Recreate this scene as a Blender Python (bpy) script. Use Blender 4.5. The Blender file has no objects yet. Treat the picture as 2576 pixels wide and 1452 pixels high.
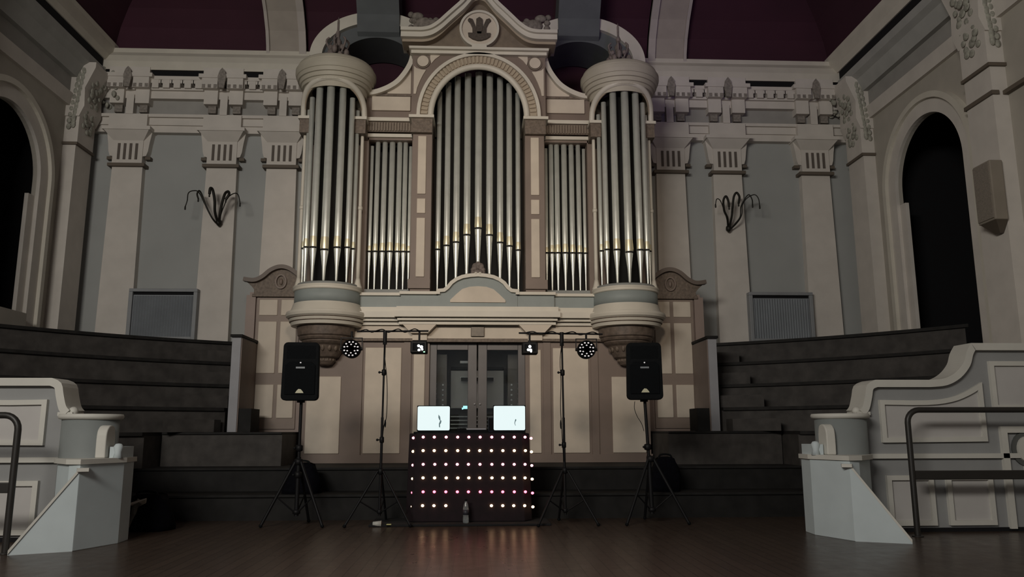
import bpy, bmesh, math, random
from mathutils import Vector, Matrix
random.seed(7)
PI = math.pi
def R(a): return math.radians(a)

# ------------------------------------------------------------ camera
scene = bpy.context.scene
COL = scene.collection
F_PX = 2000.0
PITCH, YAW, ROLL = R(10.2), R(2.67), R(-0.13)
CAM = Vector((-0.04, 0.0, 1.15))
_d = Vector((math.sin(YAW)*math.cos(PITCH), math.cos(YAW)*math.cos(PITCH), math.sin(PITCH)))
_r = Vector((math.cos(YAW), -math.sin(YAW), 0.0))
_u = _r.cross(_d)
RT = _r*math.cos(ROLL) + _u*math.sin(ROLL)
UP = -_r*math.sin(ROLL) + _u*math.cos(ROLL)
cam_data = bpy.data.cameras.new('camera')
cam = bpy.data.objects.new('camera', cam_data); COL.objects.link(cam)
cam.matrix_world = Matrix(((RT.x, UP.x, -_d.x, CAM.x), (RT.y, UP.y, -_d.y, CAM.y), (RT.z, UP.z, -_d.z, CAM.z), (0, 0, 0, 1)))
cam_data.sensor_width = 36.0
cam_data.lens = F_PX/2576*36.0
cam_data.clip_start = 0.05; cam_data.clip_end = 200
scene.camera = cam
def at(px, py, Y):
    """measured place of a photo point that lies on the plane y = Y"""
    v = _d + RT*((px-1288)/F_PX) - UP*((py-726)/F_PX)
    return CAM + v*(Y/v.y)

# ------------------------------------------------------------ light
scene.view_settings.view_transform = 'Standard'
scene.view_settings.look = 'None'
scene.view_settings.exposure = 0.0
scene.view_settings.gamma = 1.0
world = bpy.data.worlds.new('world'); scene.world = world
world.use_nodes = True
bg = world.node_tree.nodes['Background']
bg.inputs['Color'].default_value = (0.92, 0.95, 1.0, 1)
bg.inputs['Strength'].default_value = 0.108
def area(name, loc, target, size, size_y, power, color):
    l = bpy.data.lights.new(name, 'AREA'); l.shape = 'RECTANGLE'
    l.size = size; l.size_y = size_y; l.energy = power; l.color = color
    o = bpy.data.objects.new(name, l); COL.objects.link(o)
    o.location = loc
    o.rotation_euler = (Vector(target)-Vector(loc)).to_track_quat('-Z', 'Y').to_euler()
    return o
def spot(name, loc, target, angle, power, color, blend=1.0, rad=0.3):
    l = bpy.data.lights.new(name, 'SPOT'); l.spot_size = R(angle); l.spot_blend = blend
    l.energy = power; l.color = color; l.shadow_soft_size = rad
    o = bpy.data.objects.new(name, l); COL.objects.link(o)
    o.location = loc
    o.rotation_euler = (Vector(target)-Vector(loc)).to_track_quat('-Z', 'Y').to_euler()
    return o
area('hall_house_light', (-5.0, -3.0, 6.4), (1.2, 13, 4.0), 5.0, 1.6, 810, (1.0, 0.95, 0.87))
spot('organ_wash_light', (0, -1.0, 6.0), (0, 13.3, 4.2), 36, 1900, (1.0, 0.82, 0.64), 1.0, 0.5)
spot('ceiling_colour_wash', (2.5, 2.0, 3.2), (3.4, 13.2, 11.2), 48, 420, (0.5, 0.28, 1.0), 1.0, 0.4)
spot('floor_purple_wash', (0.3, 3.5, 5.5), (0.3, 6.0, 0.0), 55, 150, (1.0, 0.42, 0.72), 1.0, 0.4)

# ------------------------------------------------------------ materials
MATS = {}
def mat(name, col, rough=0.6, metal=0.0, vary=0.08, scale=3.0, emit=None, estr=0.0, bump=0.0, trans=0.0, alpha=1.0, spec=0.5):
    if name in MATS: return MATS[name]
    m = bpy.data.materials.new(name); m.use_nodes = True
    nt = m.node_tree; b = nt.nodes['Principled BSDF']
    b.inputs['Roughness'].default_value = rough
    b.inputs['Metallic'].default_value = metal
    b.inputs['Specular IOR Level'].default_value = spec
    b.inputs['Transmission Weight'].default_value = trans
    b.inputs['Alpha'].default_value = alpha
    if vary > 0:
        tc = nt.nodes.new('ShaderNodeTexCoord'); n = nt.nodes.new('ShaderNodeTexNoise')
        n.inputs['Scale'].default_value = scale; n.inputs['Detail'].default_value = 5
        nt.links.new(tc.outputs['Object'], n.inputs['Vector'])
        rp = nt.nodes.new('ShaderNodeValToRGB')
        rp.color_ramp.elements[0].position = 0.3; rp.color_ramp.elements[1].position = 0.7
        rp.color_ramp.elements[0].color = (*[c*(1-vary) for c in col], 1)
        rp.color_ramp.elements[1].color = (*[min(1, c*(1+vary)) for c in col], 1)
        nt.links.new(n.outputs['Fac'], rp.inputs['Fac'])
        nt.links.new(rp.outputs['Color'], b.inputs['Base Color'])
        if bump > 0:
            bp = nt.nodes.new('ShaderNodeBump'); bp.inputs['Strength'].default_value = bump
            bp.inputs['Distance'].default_value = 0.02
            nt.links.new(n.outputs['Fac'], bp.inputs['Height']); nt.links.new(bp.outputs['Normal'], b.inputs['Normal'])
    else:
        b.inputs['Base Color'].default_value = (*col, 1)
    if emit:
        b.inputs['Emission Color'].default_value = (*emit, 1); b.inputs['Emission Strength'].default_value = estr
    MATS[name] = m
    return m
cream = mat('cream_paint', (0.60, 0.53, 0.44), 0.6)
cream2 = mat('plaster_cream', (0.62, 0.58, 0.53), 0.75, vary=0.06)
white = mat('white_trim', (0.63, 0.595, 0.515), 0.5, vary=0.05)
taupe = mat('taupe_casework', (0.20, 0.152, 0.125), 0.55, vary=0.1, scale=2.0)
brown = mat('brown_carving', (0.15, 0.115, 0.088), 0.6, vary=0.3, scale=22, bump=0.4)
tan = mat('tan_moulding', (0.36, 0.295, 0.22), 0.6)
bluegrey = mat('blue_grey_parapet', (0.27, 0.305, 0.30), 0.6)
wallgrey = mat('blue_grey_plaster', (0.37, 0.38, 0.37), 0.8, vary=0.05, scale=1.2)
friezegrey = mat('frieze_grey', (0.33, 0.32, 0.30), 0.8)
sidewall = mat('side_wall_plaster', (0.42, 0.39, 0.34), 0.8, vary=0.06)
maroon = mat('maroon_ceiling', (0.044, 0.009, 0.021), 0.85, vary=0.15, scale=0.8)
ribshade = mat('rib_shade_grey', (0.11, 0.12, 0.125), 0.8)  # weaker light on inner ribs and soffits put into this grey
ribcream = mat('rib_cream', (0.36, 0.32, 0.28), 0.8)
tierwood = mat('bench_stained_wood', (0.055, 0.050, 0.046), 0.65, vary=0.3, scale=5, spec=0.25)
benchplank = mat('bench_seat_plank', (0.018, 0.017, 0.016), 0.65, vary=0.3, scale=7, spec=0.2)
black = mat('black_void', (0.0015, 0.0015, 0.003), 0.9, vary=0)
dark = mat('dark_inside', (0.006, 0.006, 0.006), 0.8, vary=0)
darkwood = mat('dark_stained_wood', (0.013, 0.0125, 0.012), 0.7, vary=0.35, scale=5, spec=0.25)
darkwood2 = mat('dark_stained_plank', (0.014, 0.0135, 0.013), 0.7, vary=0.3, scale=7, spec=0.25)
steel = mat('pipe_metal', (0.84, 0.87, 0.81), 0.36, 0.55, vary=0.06, scale=6)
gold = mat('pipe_lip_metal', (0.86, 0.80, 0.58), 0.34, 0.6, vary=0.04)
blackmetal = mat('black_metal', (0.006, 0.006, 0.007), 0.55, 0.0, spec=0.25, vary=0)
blackplastic = mat('black_plastic', (0.006, 0.007, 0.008), 0.75, vary=0.2, scale=30, spec=0.1)
grille = mat('speaker_grille', (0.004, 0.005, 0.006), 0.8, vary=0.4, scale=160, spec=0.1)
cloth = mat('black_cloth', (0.010, 0.0035, 0.006), 0.9, vary=0.3, scale=12)  # faint red of the LED glow mixed into the cloth colour
iron = mat('wrought_iron', (0.02, 0.018, 0.014), 0.5, 0.4, vary=0)
railmat = mat('dark_rail_paint', (0.022, 0.020, 0.018), 0.45, vary=0.1)
radgrey = mat('radiator_grey', (0.26, 0.27, 0.28), 0.55)
radgrey2 = mat('radiator_slat_grey', (0.25, 0.27, 0.29), 0.55)
balwhite = mat('balustrade_white', (0.60, 0.59, 0.54), 0.6, vary=0.05)
balgrey = mat('balustrade_grey', (0.29, 0.295, 0.295), 0.7, vary=0.05)
balpanel = mat('balustrade_panel', (0.50, 0.485, 0.47), 0.7, vary=0.05)
balblue = mat('stair_block_paint', (0.54, 0.61, 0.63), 0.65, vary=0.05)
glass = mat('door_glass', (0.9, 0.95, 0.95), 0.03, trans=1.0, vary=0)
doorframe = mat('console_door_wood', (0.095, 0.088, 0.09), 0.45, vary=0.15)
knobmat = mat('stop_knob', (0.5, 0.5, 0.52), 0.3, vary=0)
ivory = mat('keys', (0.30, 0.31, 0.31), 0.4, vary=0)
screenmat = mat('screen_lit', (0.02, 0.02, 0.02), 0.3, vary=0, emit=(0.86, 1.0, 1.0), estr=0.93)
inkmat = mat('screen_ink', (0.02, 0.02, 0.02), 0.5, vary=0, emit=(0.25, 0.42, 0.45), estr=0.35)
ledpink = mat('led_pink', (1, .6, .7), 0.3, vary=0, emit=(1.0, 0.34, 0.44), estr=3.6)
ledwarm = mat('led_warm', (1, .9, .6), 0.3, vary=0, emit=(1.0, 0.62, 0.34), estr=7.0)
ledred = mat('led_red', (1, .3, .4), 0.3, vary=0, emit=(1.0, 0.14, 0.22), estr=4.5)
lampwhite = mat('lamp_lit', (1, 1, 1), 0.3, vary=0, emit=(1.0, 1.0, 0.97), estr=5.0)
lampfaint = mat('lamp_lens', (0.5, 0.5, 0.5), 0.2, vary=0, emit=(1.0, 0.95, 0.95), estr=0.45)
greenled = mat('green_led', (0.1, 1, 0.3), 0.3, vary=0, emit=(0.35, 1.0, 0.45), estr=2.5)
cyanled = mat('cyan_lamp', (0.3, 0.9, 1.0), 0.3, vary=0, emit=(0.45, 0.95, 1.0), estr=1.1)
badge = mat('badge_cream', (0.62, 0.60, 0.42), 0.4, vary=0)
labelgrey = mat('label_grey', (0.22, 0.24, 0.26), 0.35, vary=0)
paper = mat('pale_paper', (0.55, 0.50, 0.43), 0.8)
yellowish = mat('yellow_plastic', (0.45, 0.43, 0.18), 0.5, vary=0)
plaqmat = mat('plaque_bronze', (0.07, 0.058, 0.045), 0.4, 0.3, vary=0.2, scale=20)
clear = mat('clear_plastic', (0.8, 0.85, 0.85), 0.08, trans=0.85, vary=0)
boxbeige = mat('speaker_beige', (0.27, 0.235, 0.19), 0.7)
dadobrown = mat('string_brown', (0.13, 0.105, 0.08), 0.7)

def floor_mat():
    m = bpy.data.materials.new('floor_boards'); m.use_nodes = True
    nt = m.node_tree; b = nt.nodes['Principled BSDF']
    tc = nt.nodes.new('ShaderNodeTexCoord'); mp = nt.nodes.new('ShaderNodeMapping')
    mp.inputs['Rotation'].default_value = (0, 0, PI/2)
    br = nt.nodes.new('ShaderNodeTexBrick')
    br.inputs['Scale'].default_value = 1.0; br.inputs['Brick Width'].default_value = 2.4; br.inputs['Row Height'].default_value = 0.11
    br.inputs['Mortar Size'].default_value = 0.003
    br.inputs['Color1'].default_value = (0.070, 0.050, 0.038, 1); br.inputs['Color2'].default_value = (0.056, 0.040, 0.031, 1)
    br.inputs['Mortar'].default_value = (0.012, 0.01, 0.01, 1)
    n = nt.nodes.new('ShaderNodeTexNoise'); n.inputs['Scale'].default_value = 6; n.inputs['Detail'].default_value = 6
    mr = nt.nodes.new('ShaderNodeMapRange'); mr.inputs['To Min'].default_value = 0.22; mr.inputs['To Max'].default_value = 0.38
    nt.links.new(tc.outputs['Object'], mp.inputs['Vector']); nt.links.new(mp.outputs['Vector'], br.inputs['Vector'])
    nt.links.new(tc.outputs['Object'], n.inputs['Vector'])
    nt.links.new(n.outputs['Fac'], mr.inputs['Value']); nt.links.new(mr.outputs['Result'], b.inputs['Roughness'])
    nt.links.new(br.outputs['Color'], b.inputs['Base Color'])
    b.inputs['Specular IOR Level'].default_value = 0.27
    b.inputs['Specular Tint'].default_value = (1.0, 0.62, 0.50, 1)
    return m
floorboards = floor_mat()

# ------------------------------------------------------------ mesh builder
class MB:
    def __init__(s): s.v = []; s.f = []; s.mi = []; s.m = 0; s.sm = []; s.smooth = False
    def add(s, vs, fs):
        o = len(s.v); s.v += [tuple(v) for v in vs]
        for f in fs:
            s.f.append([i+o for i in f]); s.mi.append(s.m); s.sm.append(s.smooth)
        return s
    def box(s, x0, x1, y0, y1, z0, z1):
        vs = [(x, y, z) for z in (z0, z1) for y in (y0, y1) for x in (x0, x1)]
        return s.add(vs, [(0, 2, 3, 1), (4, 5, 7, 6), (0, 1, 5, 4), (1, 3, 7, 5), (3, 2, 6, 7), (2, 0, 4, 6)])
    def prism(s, pts, ax, a, b):
        def P(p, t): return (p[0], t, p[1]) if ax == 'y' else ((t, p[0], p[1]) if ax == 'x' else (p[0], p[1], t))
        n = len(pts); vs = [P(p, a) for p in pts]+[P(p, b) for p in pts]
        fs = [list(range(n)), list(range(2*n-1, n-1, -1))]+[(i, (i+1) % n, (i+1) % n+n, i+n) for i in range(n)]
        return s.add(vs, fs)
    def frust(s, a, b):
        """two 4-point loops joined"""
        return s.add(list(a)+list(b), [(0, 1, 2, 3), (7, 6, 5, 4)]+[(i, (i+1) % 4, (i+1) % 4+4, i+4) for i in range(4)])
    def strip(s, path, w, ax, a, b, closed=False):
        """flat moulding of width w following a path in the plane, from depth a to b"""
        n = len(path); L = []; Rr = []
        for i in range(n):
            p0 = path[(i-1) % n] if (closed or i > 0) else path[i]
            p1 = path[(i+1) % n] if (closed or i < n-1) else path[i]
            c = path[i]
            d1 = Vector((c[0]-p0[0], c[1]-p0[1])); d2 = Vector((p1[0]-c[0], p1[1]-c[1]))
            if d1.length < 1e-9: d1 = d2
            if d2.length < 1e-9: d2 = d1
            d1.normalize(); d2.normalize()
            n1 = Vector((-d1.y, d1.x)); n2 = Vector((-d2.y, d2.x)); nn = n1+n2
            if nn.length < 1e-6: nn = n1
            nn.normalize(); k = 1/max(0.4, nn.dot(n1))
            L.append((c[0]+nn.x*w/2*k, c[1]+nn.y*w/2*k)); Rr.append((c[0]-nn.x*w/2*k, c[1]-nn.y*w/2*k))
        def P(p, t): return (p[0], t, p[1]) if ax == 'y' else ((t, p[0], p[1]) if ax == 'x' else (p[0], p[1], t))
        vs = []
        for i in range(n): vs += [P(L[i], a), P(Rr[i], a), P(Rr[i], b), P(L[i], b)]
        fs = []
        m = n if closed else n-1
        for i in range(m):
            o = i*4; q = ((i+1) % n)*4
            fs += [(o+k, o+(k+1) % 4, q+(k+1) % 4, q+k) for k in range(4)]
        if not closed: fs += [(0, 1, 2, 3), (n*4-1, n*4-2, n*4-3, n*4-4)]
        return s.add(vs, fs)
    def lathe(s, prof, cx, cy, n=24, a0=0.0, a1=2*PI, cz=0.0, caps=True, sharp=False):
        if sharp:
            for i in range(len(prof)-1): s.lathe(prof[i:i+2], cx, cy, n, a0, a1, cz, False)
            return s
        full = abs(a1-a0-2*PI) < 1e-6; m = n if full else n+1
        vs = [];
        for (r, z) in prof:
            for k in range(m):
                a = a0+(a1-a0)*k/n
                vs.append((cx+r*math.cos(a), cy+r*math.sin(a), cz+z))
        fs = []
        for j in range(len(prof)-1):
            for k in range(n):
                k2 = (k+1) % m
                fs.append((j*m+k, j*m+k2, (j+1)*m+k2, (j+1)*m+k))
        if caps and full:
            if prof[0][0] > 1e-6: fs.append(list(range(m-1, -1, -1)))
            if prof[-1][0] > 1e-6: fs.append([(len(prof)-1)*m+k for k in range(m)])
        sm = s.smooth; s.smooth = True; s.add(vs, fs); s.smooth = sm
        return s
    def tube(s, pts, r, n=8, caps=True):
        pts = [Vector(p) for p in pts]; rs = r if isinstance(r, (list, tuple)) else [r]*len(pts)
        vs = []; prev = None
        for i, p in enumerate(pts):
            t = (pts[min(i+1, len(pts)-1)]-pts[max(i-1, 0)]).normalized()
            if prev is None:
                q = Vector((0, 0, 1)) if abs(t.z) < 0.9 else Vector((1, 0, 0))
                u = t.cross(q).normalized()
            else:
                u = (prev-t*prev.dot(t)).normalized()
            prev = u; w = t.cross(u)
            for k in range(n):
                a = 2*PI*k/n; vs.append(p+(u*math.cos(a)+w*math.sin(a))*rs[i])
        fs = [(i*n+k, i*n+(k+1) % n, (i+1)*n+(k+1) % n, (i+1)*n+k) for i in range(len(pts)-1) for k in range(n)]
        sm = s.smooth; s.smooth = True; s.add(vs, fs); s.smooth = sm
        if caps: s.add([vs[k] for k in range(n)]+[vs[(len(pts)-1)*n+k] for k in range(n)], [list(range(n-1, -1, -1)), list(range(n, 2*n))])
        return s
    def ball(s, c, rx, ry=None, rz=None, n=12, m=8):
        ry = rx if ry is None else ry; rz = rx if rz is None else rz
        vs = []
        for j in range(m+1):
            t = PI*j/m
            for k in range(n):
                a = 2*PI*k/n; vs.append((c[0]+rx*math.sin(t)*math.cos(a), c[1]+ry*math.sin(t)*math.sin(a), c[2]+rz*math.cos(t)))
        fs = [(j*n+k, j*n+(k+1) % n, (j+1)*n+(k+1) % n, (j+1)*n+k) for j in range(m) for k in range(n)]
        sm = s.smooth; s.smooth = True; s.add(vs, fs); s.smooth = sm
        return s
    def disc(s, cx, cz, r, y0, y1, n=28, rz=None):
        rz = r if rz is None else rz
        return s.prism([(cx+r*math.cos(2*PI*k/n), cz+rz*math.sin(2*PI*k/n)) for k in range(n)], 'y', y0, y1)
    def ring(s, cx, cz, ax0, az0, ax1, az1, y0, y1, a0=0.0, a1=PI, n=36, plane='y'):
        """arch ring between two ellipses"""
        vs = []
        for k in range(n+1):
            a = a0+(a1-a0)*k/n; c, q = math.cos(a), math.sin(a)
            for (rx, rz, y) in ((ax0, az0, y0), (ax1, az1, y0), (ax1, az1, y1), (ax0, az0, y1)):
                p = (cx+rx*c, cz+rz*q)
                vs.append((p[0], y, p[1]) if plane == 'y' else (y, p[0], p[1]))
        fs = [(k*4+j, k*4+(j+1) % 4, k*4+4+(j+1) % 4, k*4+4+j) for k in range(n) for j in range(4)]
        if abs(a1-a0-2*PI) > 1e-6: fs += [(0, 1, 2, 3), (n*4+3, n*4+2, n*4+1, n*4)]
        return s.add(vs, fs)
    def archwall(s, x0, x1, z0, z1, cx, cz, ax, az, y0, y1, plane='y', n=28, zb=None):
        """wall x0..x1, z0..z1 with an arch-headed hole (springing at cz, foot at zb)"""
        zb = z0 if zb is None else zb
        inner = [(cx+ax, zb)]+[(cx+ax*math.cos(PI*k/n), cz+az*math.sin(PI*k/n)) for k in range(n+1)]+[(cx-ax, zb)]
        outer = []
        for (x, z) in inner:
            if z <= cz+1e-6:
                outer.append((x1 if x > cx else x0, z)); continue
            dx, dz = x-cx, z-cz
            t = 1e9
            if dz > 1e-9: t = min(t, (z1-cz)/dz)
            if dx > 1e-9: t = min(t, (x1-cx)/dx)
            if dx < -1e-9: t = min(t, (x0-cx)/dx)
            outer.append((cx+dx*t, cz+dz*t))
        # pull the nearest samples to the exact corners
        for cxx in (x0, x1):
            j = min(range(len(outer)), key=lambda i: (outer[i][0]-cxx)**2+(outer[i][1]-z1)**2); outer[j] = (cxx, z1)
        m = len(inner)
        def P(p, t): return (p[0], t, p[1]) if plane == 'y' else (t, p[0], p[1])
        vs = [P(p, y0) for p in inner]+[P(p, y0) for p in outer]+[P(p, y1) for p in inner]+[P(p, y1) for p in outer]
        fs = []
        for i in range(m-1):
            fs += [(i, i+1, m+i+1, m+i), (2*m+i, 3*m+i, 3*m+i+1, 2*m+i+1), (i, 2*m+i, 2*m+i+1, i+1), (m+i, m+i+1, 3*m+i+1, 3*m+i)]
        s.add(vs, fs)
        if zb > z0+1e-6:
            if plane == 'y': s.box(x0, x1, min(y0, y1), max(y0, y1), z0, zb)
            else: s.box(min(y0, y1), max(y0, y1), x0, x1, z0, zb)
        return s
    def persp(s, k, z0=1.15):
        """scale measured width and height for parts that stand nearer than the plane they were measured on"""
        s.v = [(a*k, b, z0+(c-z0)*k) for a, b, c in s.v]; return s
    def lift(s, k, z0=1.15):
        s.v = [(a, b, z0+(c-z0)*k) for a, b, c in s.v]; return s
    def mirror(s):
        s.v = [(-a, b, c) for a, b, c in s.v]; return s
    def shift(s, dx, dy, dz):
        s.v = [(a+dx, b+dy, c+dz) for a, b, c in s.v]; return s
    def rotz(s, ang, cx=0, cy=0):
        c, q = math.cos(ang), math.sin(ang)
        s.v = [(cx+(a-cx)*c-(b-cy)*q, cy+(a-cx)*q+(b-cy)*c, z) for a, b, z in s.v]; return s

ORG = {}
def obj(name, mb, m, parent=None, bevel=0.0, seg=2, label=None):
    o_ = ORG.get(parent.name, Vector((0, 0, 0))) if parent else Vector((0, 0, 0))
    me = bpy.data.meshes.new(name)
    me.from_pydata([(a-o_.x, b-o_.y, c-o_.z) for a, b, c in mb.v], [], mb.f)
    ms = m if isinstance(m, (list, tuple)) else [m]
    for q in ms: me.materials.append(q)
    for p, i, sm in zip(me.polygons, mb.mi, mb.sm):
        p.material_index = i; p.use_smooth = sm
    b = bmesh.new(); b.from_mesh(me); bmesh.ops.recalc_face_normals(b, faces=b.faces); b.to_mesh(me); b.free()
    me.update()
    o = bpy.data.objects.new(name, me); COL.objects.link(o)
    if parent:
        o.parent = parent; ORG[o.name] = o_.copy()
    if bevel > 0:
        bv = o.modifiers.new('bevel', 'BEVEL'); bv.width = bevel; bv.segments = seg; bv.limit_method = 'ANGLE'; bv.angle_limit = R(40)
    if label: o['label'] = label
    return o
def thing(name, label, cat, loc=(0, 0, 0), group=None):
    o = bpy.data.objects.new(name, None); COL.objects.link(o); o.location = loc
    o.empty_display_size = 0.2
    ORG[o.name] = Vector(loc)
    o['label'] = label; o['category'] = cat
    if group: o['group'] = group
    return o
def tag(o, label, cat, group=None):
    o['label'] = label; o['category'] = cat
    if group: o['group'] = group
    return o
def struct(name, mb, m, parent=None, bevel=0.0):
    o = obj(name, mb, m, parent, bevel)
    if not parent: o['kind'] = 'structure'
    return o
def struct_empty(name, loc=(0, 0, 0)):
    o = bpy.data.objects.new(name, None); COL.objects.link(o); o.location = loc
    ORG[o.name] = Vector(loc); o['kind'] = 'structure'
    return o
def copy_tree(o, parent=None):
    c = o.copy(); COL.objects.link(c)
    if parent: c.parent = parent
    for ch in list(o.children): copy_tree(ch, c)
    return c
def arc(cx, cz, rx, rz, a0, a1, n): return [(cx+rx*math.cos(a0+(a1-a0)*k/n), cz+rz*math.sin(a0+(a1-a0)*k/n)) for k in range(n+1)]
def smooth_path(pts, n=6):
    """Catmull-Rom through 2-d or 3-d points"""
    P = [Vector(p) for p in pts]; out = []
    for i in range(len(P)-1):
        a, b, c, d = P[max(i-1, 0)], P[i], P[i+1], P[min(i+2, len(P)-1)]
        for k in range(n):
            t = k/n
            out.append(0.5*((2*b)+(c-a)*t+(2*a-5*b+4*c-d)*t*t+(3*b-a-3*c+d)*t*t*t))
    out.append(P[-1]); return [tuple(p) for p in out]

# ============================================================ THE ROOM
WX, WY = 7.55, 15.0
struct('floor', MB().box(-9, 9, -3, 15.3, -0.2, 0), floorboards)
b = MB().box(-WX-0.3, -3.15, WY, WY+0.3, 0, 9.4).box(3.15, WX+0.3, WY, WY+0.3, 0, 9.4).box(-3.15, 3.15, WY, WY+0.3, 0, 6.0)
wb = struct('wall_back', b, wallgrey)
obj('organ_recess', MB().box(-3.2, 3.2, 15.35, 15.45, 5.9, 9.6).box(-3.25, -3.15, 15.0, 15.4, 5.9, 9.6).box(3.15, 3.25, 15.0, 15.4, 5.9, 9.6).box(-3.2, 3.2, 15.0, 15.4, 9.5, 9.6), maroon, wb)
# side walls with the tall arched openings
AC, AR, ASP = 12.42, 1.0, 5.38
for sd, nm in ((1, 'wall_right'), (-1, 'wall_left')):
    b = MB()
    xi, xo = sd*WX, sd*(WX+0.07)
    b.archwall(11.2, 13.9, 1.5, 7.0, AC, ASP, AR, 1.02, xi, xo, 'x', zb=(3.05 if sd < 0 else 2.3))
    lo, hi = min(xi, xo), max(xi, xo)
    b.box(lo, hi, 13.9, WY+0.3, 0, 9.4).box(lo, hi, -3, 11.2, 0, 9.4).box(lo, hi, 11.2, 13.9, 0, 1.5).box(lo, hi, 11.2, 13.9, 7.0, 9.4)
    w = struct(nm, b, sidewall)
    # passage behind the arch, its darkness put into black walls
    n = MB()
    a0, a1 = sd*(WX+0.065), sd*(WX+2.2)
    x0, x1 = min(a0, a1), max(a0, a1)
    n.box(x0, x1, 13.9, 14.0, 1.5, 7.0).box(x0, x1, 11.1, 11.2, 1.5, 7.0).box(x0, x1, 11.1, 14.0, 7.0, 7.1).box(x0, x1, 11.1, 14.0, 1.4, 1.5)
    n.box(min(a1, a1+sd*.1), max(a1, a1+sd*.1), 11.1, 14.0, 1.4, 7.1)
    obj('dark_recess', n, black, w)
    # narrower lower opening: pier on the far jamb
    obj('jamb_pier', MB().box(min(xi, xo)-0.005, max(xi, xo)-0.01, 13.24, 13.44, 1.5, 5.12), cream2, w)
    # archivolt: raised band and outer moulding
    m = MB()
    f0, f1 = sd*WX, sd*(WX-0.06)
    m.ring(AC, ASP, AR, 1.02, AR+0.24, 1.26, f0, f1, 0, PI, 36, 'x')
    for e in (-1, 1):
        y0, y1 = AC+e*AR, AC+e*(AR+0.24)
        m.box(min(f0, f1), max(f0, f1), min(y0, y1), max(y0, y1), 1.5, ASP)
    obj('archivolt', m, cream2, w)
    m = MB()
    f1 = sd*(WX-0.12)
    m.ring(AC, ASP, AR+0.24, 1.26, AR+0.34, 1.36, f0, f1, 0, PI, 36, 'x')
    for e in (-1, 1):
        y0, y1 = AC+e*(AR+0.24), AC+e*(AR+0.34)
        m.box(min(f0, f1), max(f0, f1), min(y0, y1), max(y0, y1), 1.5, ASP)
    obj('arch_moulding', m, white, w)

# ceiling: coved maroon vault above the cornice
prof = [(0.0, 8.60), (0.03, 8.75), (0.14, 9.02), (0.36, 9.32), (0.72, 9.66), (1.25, 10.05), (2.0, 10.5), (3.2, 11.0), (5.0, 11.4), (7.1, 11.5)]
vs = []; fs = []
for (i_, z) in prof:
    x = 7.2-i_; y = 15.0-i_
    vs += [(-x, -3, z), (-x, y, z), (x, y, z), (x, -3, z)]
for k in range(len(prof)-1):
    o = k*4
    fs += [(o+j, o+j+1, o+4+j+1, o+4+j) for j in range(3)]
cm = MB(); cm.smooth = False; cm.add(vs, fs)
ce = struct('ceiling', cm, maroon)
so = ce.modifiers.new('shell', 'SOLIDIFY'); so.thickness = 0.15; so.offset = 1.0

def rib(x0, x1, off, m, zlo=8.6, edge=None):
    """a band running up the back cove"""
    b = MB(); lo, hi = min(x0, x1), max(x0, x1)
    pr = [(15.0-i_, z) for i_, z in prof if z >= zlo-0.01]
    pts = pr+[(y-off-0.0, z-off*0.6) for y, z in reversed(pr)]
    b.prism(pts, 'x', lo, hi)
    if edge:
        b.m = 1
        pts = pr+[(y-off-0.05, z-off*0.6-0.03) for y, z in reversed(pr)]
        for (a, c) in edge: b.prism(pts, 'x', a, c)
    return b
trim_n = [0]
def trim_name():
    trim_n[0] += 1; return 'trim_%d' % trim_n[0]
for s in (1, -1):
    struct(trim_name(), rib(s*3.42, s*4.2, 0.10, None, edge=[(s*3.42, s*3.56) if s > 0 else (s*3.56, s*3.42), (s*4.14, s*4.2) if s > 0 else (s*4.2, s*4.14)]), [ribcream, mat('rib_edge', (0.44, 0.40, 0.37), 0.7)])
    b = MB()
    cx = s*1.95
    b.ring(cx, 8.15, 1.02, 0.70, 1.25, 0.92, 14.15, 14.95, 0, PI, 40)
    tr = struct(trim_name(), b, white)
    g = MB().ring(cx, 8.15, 0.66, 0.44, 1.03, 0.71, 14.25, 15.3, 0, PI, 40)
    obj('arch_soffit', g, ribshade, tr)
    g = MB()
    pr = [(15.0-i_, z) for i_, z in prof if z > 8.9]
    g.prism([(14.9, 8.80), (14.26, 8.60), (14.16, 8.66), (14.08, 8.85)]+[(y-0.80, z-0.05) for y, z in pr]+[(y, z+0.05) for y, z in reversed(pr)], 'x', min(s*1.52, s*2.32), max(s*1.52, s*2.32))
    obj('vault_rib', g, ribshade, tr)

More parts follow.
